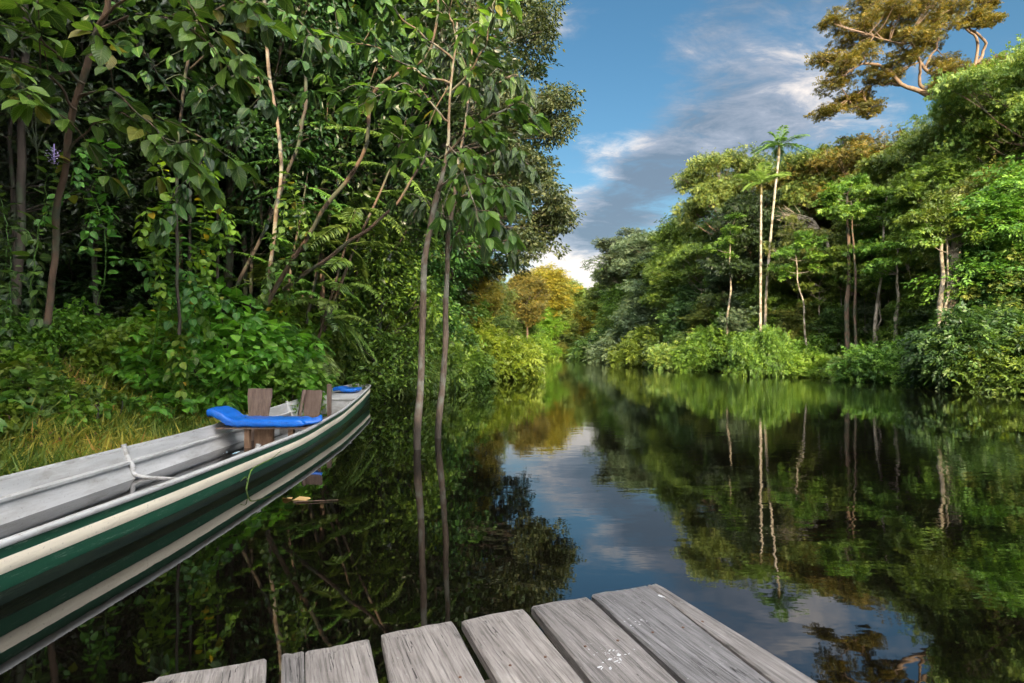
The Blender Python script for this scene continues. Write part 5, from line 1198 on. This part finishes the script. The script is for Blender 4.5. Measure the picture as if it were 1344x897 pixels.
def plank(fl, fr, bl, br, mat, dz, seed, label, L=4.6, th=.045, splats=()):
    """front corners and where both long edges leave the photograph, on the deck"""
    r = np.random.default_rng(seed)
    fl, fr, bl, br = [U(*p) for p in (fl, fr, bl, br)]
    dl = (bl - fl) / np.linalg.norm(bl - fl); dr = (br - fr) / np.linalg.norm(br - fr)
    ang = math.atan2(-UDIR[1], -UDIR[0]) - PI / 2      # local +y points to the front end
    ca, sa = math.cos(-ang), math.sin(-ang)
    org = fl
    def loc(p): q = p - org; return np.array((q[0] * ca - q[1] * sa, q[0] * sa + q[1] * ca))
    n, m_ = 46, 9; V = np.zeros((n, m_, 3))
    s = np.concatenate(([0, .012, .03], np.linspace(.06, 1, n - 3))) ** 1.0 * L
    ww = lambda amp: np.interp(s, np.linspace(0, L, 30), np.convolve(r.normal(0, amp, 34), np.ones(5) / 5, 'valid'))
    el, er = ww(.0035), ww(.0035)
    for i in range(n):
        a = loc(fl + dl * s[i]); b = loc(fr + dr * s[i])
        a = a + (el[i], 0); b = b + (er[i], 0)
        for j in range(m_):
            f = j / (m_ - 1); p = a * (1 - f) + b * f
            z = -.007 if j in (0, m_ - 1) else 0
            if i == 0: z -= .006; p = p + (0, r.normal(0, .002))
            V[i, j] = (p[0], p[1], z + .0035 * math.sin(f * 5 + seed) + .002 * math.sin(s[i] * 7 + seed * 2))
    V[:, 1, 0] = V[:, 0, 0] + .008; V[:, -2, 0] = V[:, -1, 0] - .008
    lo = V.copy(); lo[..., 2] = -th
    mb = MB(); i = (np.arange(n - 1)[:, None] * m_ + np.arange(m_ - 1)[None]).ravel()
    t = np.concatenate((np.stack((i, i + 1, i + m_ + 1), 1), np.stack((i, i + m_ + 1, i + m_), 1)))
    mb.add(V.reshape(-1, 3), t[:, ::-1], .5, None, 0, False); mb.add(lo.reshape(-1, 3), t, .5)
    N = n * m_; allv = np.concatenate((V.reshape(-1, 3), lo.reshape(-1, 3)))
    ring = [j for j in range(m_)] + [k * m_ + m_ - 1 for k in range(1, n)] + [(n - 1) * m_ + j for j in range(m_ - 2, -1, -1)] + [k * m_ for k in range(n - 2, 0, -1)]
    tt = []
    for k in range(len(ring)):
        a, b = ring[k], ring[(k + 1) % len(ring)]; tt += [(a, b, b + N), (a, b + N, a + N)]
    mb.add(allv, tt)
    o = ob('plank', mb.mesh('plank', [mat]), dock, (org[0], org[1], DZ + dz)); o.rotation_euler = (0, 0, ang)
    if label: o['label'] = label
    for q in (.2, .8):
        f_ = int(round(q * (m_ - 1))); kk = int(np.argmin(np.abs(s - (.37 + r.uniform(-.02, .02))))); pt = V[kk, f_]
        if abs(V[kk, -1, 0] - V[kk, 0, 0]) < .13 and q > .5: continue
        nb_ = MB(); th_ = np.arange(8) * PI / 4
        nb_.add(np.concatenate((np.stack((pt[0] + .006 * np.cos(th_), pt[1] + .006 * np.sin(th_), np.full(8, pt[2] - .001)), 1), np.stack((pt[0] + .0052 * np.cos(th_), pt[1] + .0052 * np.sin(th_), np.full(8, pt[2] + .0018)), 1), [(pt[0], pt[1], pt[2] + .0022)])),
                [x for a in range(8) for x in ((a, (a + 1) % 8, 8 + (a + 1) % 8), (a, 8 + (a + 1) % 8, 8 + a), (8 + a, 8 + (a + 1) % 8, 16))])
        ob('nail', nb_.mesh('nail', [m_nail]), o)
    for (px, py, rad, cnt, sp) in splats:
        c0 = loc(U(px, py)); sb = MB()
        for q in range(cnt):
            cc = c0 + r.normal(0, 1, 2) * sp * (q > 0); rr_ = rad * (1 if q == 0 else r.uniform(.15, .6)); k = 14
            th_ = np.arange(k) * 2 * PI / k; rad_ = rr_ * r.uniform(.5, 1.25, k)
            ea = r.uniform(0, 3.14); ex_ = 1 + 2.2 * r.uniform(0, 1) * (q > 0); lx_, ly_ = rad_ * ex_ * np.cos(th_), rad_ / ex_ ** .5 * np.sin(th_)
            v = np.stack((cc[0] + lx_ * math.cos(ea) - ly_ * math.sin(ea), cc[1] + lx_ * math.sin(ea) + ly_ * math.cos(ea), np.full(k, .0032)), 1)
            v = np.concatenate((v, [(cc[0], cc[1], .0052)])); sb.add(v, [(a, (a + 1) % k, k) for a in range(k)], smooth=True)
        e = ob('white_stain', sb.mesh('white_stain', [mdrop]), o)
    return o
plank((60, 918), (203, 890), (70, 960), (200, 925), m_wm, 0, 20, None)
plank((204, 890), (350, 863), (190, 905), (349, 897), m_wl, .002, 1, 'leftmost plank in the picture')
plank((370, 857), (399, 852), (369, 897), (400, 897), m_wm, .001, 2, 'narrow strip left of a seam')
plank((401, 852), (485, 838), (402, 897), (498, 897), m_wl, .001, 3, 'pale plank with a rough right edge')
plank((500, 831), (595, 817), (513, 897), (638, 897), m_wl, .004, 4, 'pale plank with curved dark grain on its left')
plank((606, 812), (689, 797), (656, 897), (769, 897), m_wl, 0, 5, 'widest pale smooth plank')
plank((697, 795), (772, 782), (778, 897), (894, 897), m_wm, .003, 6, 'grey plank with a long crack and a white smear', splats=((800, 868, .012, 14, .035), (812, 862, .008, 10, .03), (790, 855, .006, 5, .02)))
plank((776, 780), (850, 767), (904, 897), (1017, 897), m_wd, 0, 7, 'dark grey plank with white splashes', splats=((866, 783, .010, 3, .008), (842, 815, .005, 7, .03), (828, 822, .004, 5, .03)))
plank((851, 767), (862, 764), (1019, 897), (1078, 897), m_wm, .001, 8, 'outer edge plank along the water')
def dbox(name, c, half, ang, mat, L):
    mb = MB(); box(mb, (-half[0], 0, -half[1]), (half[0], L, half[1])); o = bevel(ob(name, mb.mesh(name, [mat]), dock, c), .006); o.rotation_euler = (0, 0, ang); return o
ang = math.atan2(-UDIR[1], -UDIR[0]) - PI / 2
fr_ = U(862, 764); pd = np.array((-UDIR[1], UDIR[0]))
for s in (.35, 2.2, 4.1):
    c0 = fr_ + UDIR * s - np.array((.916, .402)) * .04
    dbox('joist', (c0[0], c0[1], DZ - .045 - .062), (.04, .06), ang + PI / 2, m_joist, 3.1)
for s in (.42, 2.27, 4.17):
    for q in (.2, 1.5, 2.8):
        c0 = fr_ + UDIR * s - np.array((.916, .402)) * q
        mb = MB(); tube(mb, smooth_path([(0, 0, -2.0), (.01, 0, -.8), (0, 0, DZ - .17)], 10), .055, 10); ob('post', mb.mesh('post', [m_joist]), dock, (c0[0] + .1, c0[1], 0))
# ------------------------------------------------------------------ camera
cam = bpy.data.cameras.new('camera'); co = bpy.data.objects.new('camera', cam); COL.objects.link(co)
co.location = (0, 0, CAM_H); co.rotation_euler = (R(90), 0, 0)
cam.sensor_width = 36; cam.lens = 36 * F / 1344; cam.shift_y = (462 - 448.5) / 1344; cam.clip_end = 5000; cam.clip_start = .05
scene.camera = co
vs = scene.view_settings; vs.view_transform = 'Standard'; vs.look = 'None'; vs.gamma = 1; vs.exposure = 2.35; vs.use_curve_mapping = False
c = scene.cycles
c.max_bounces = 5; c.diffuse_bounces = 2; c.glossy_bounces = 3; c.transmission_bounces = 3; c.transparent_max_bounces = 4
c.use_denoising = True
c.use_adaptive_sampling = True; c.adaptive_threshold = .04
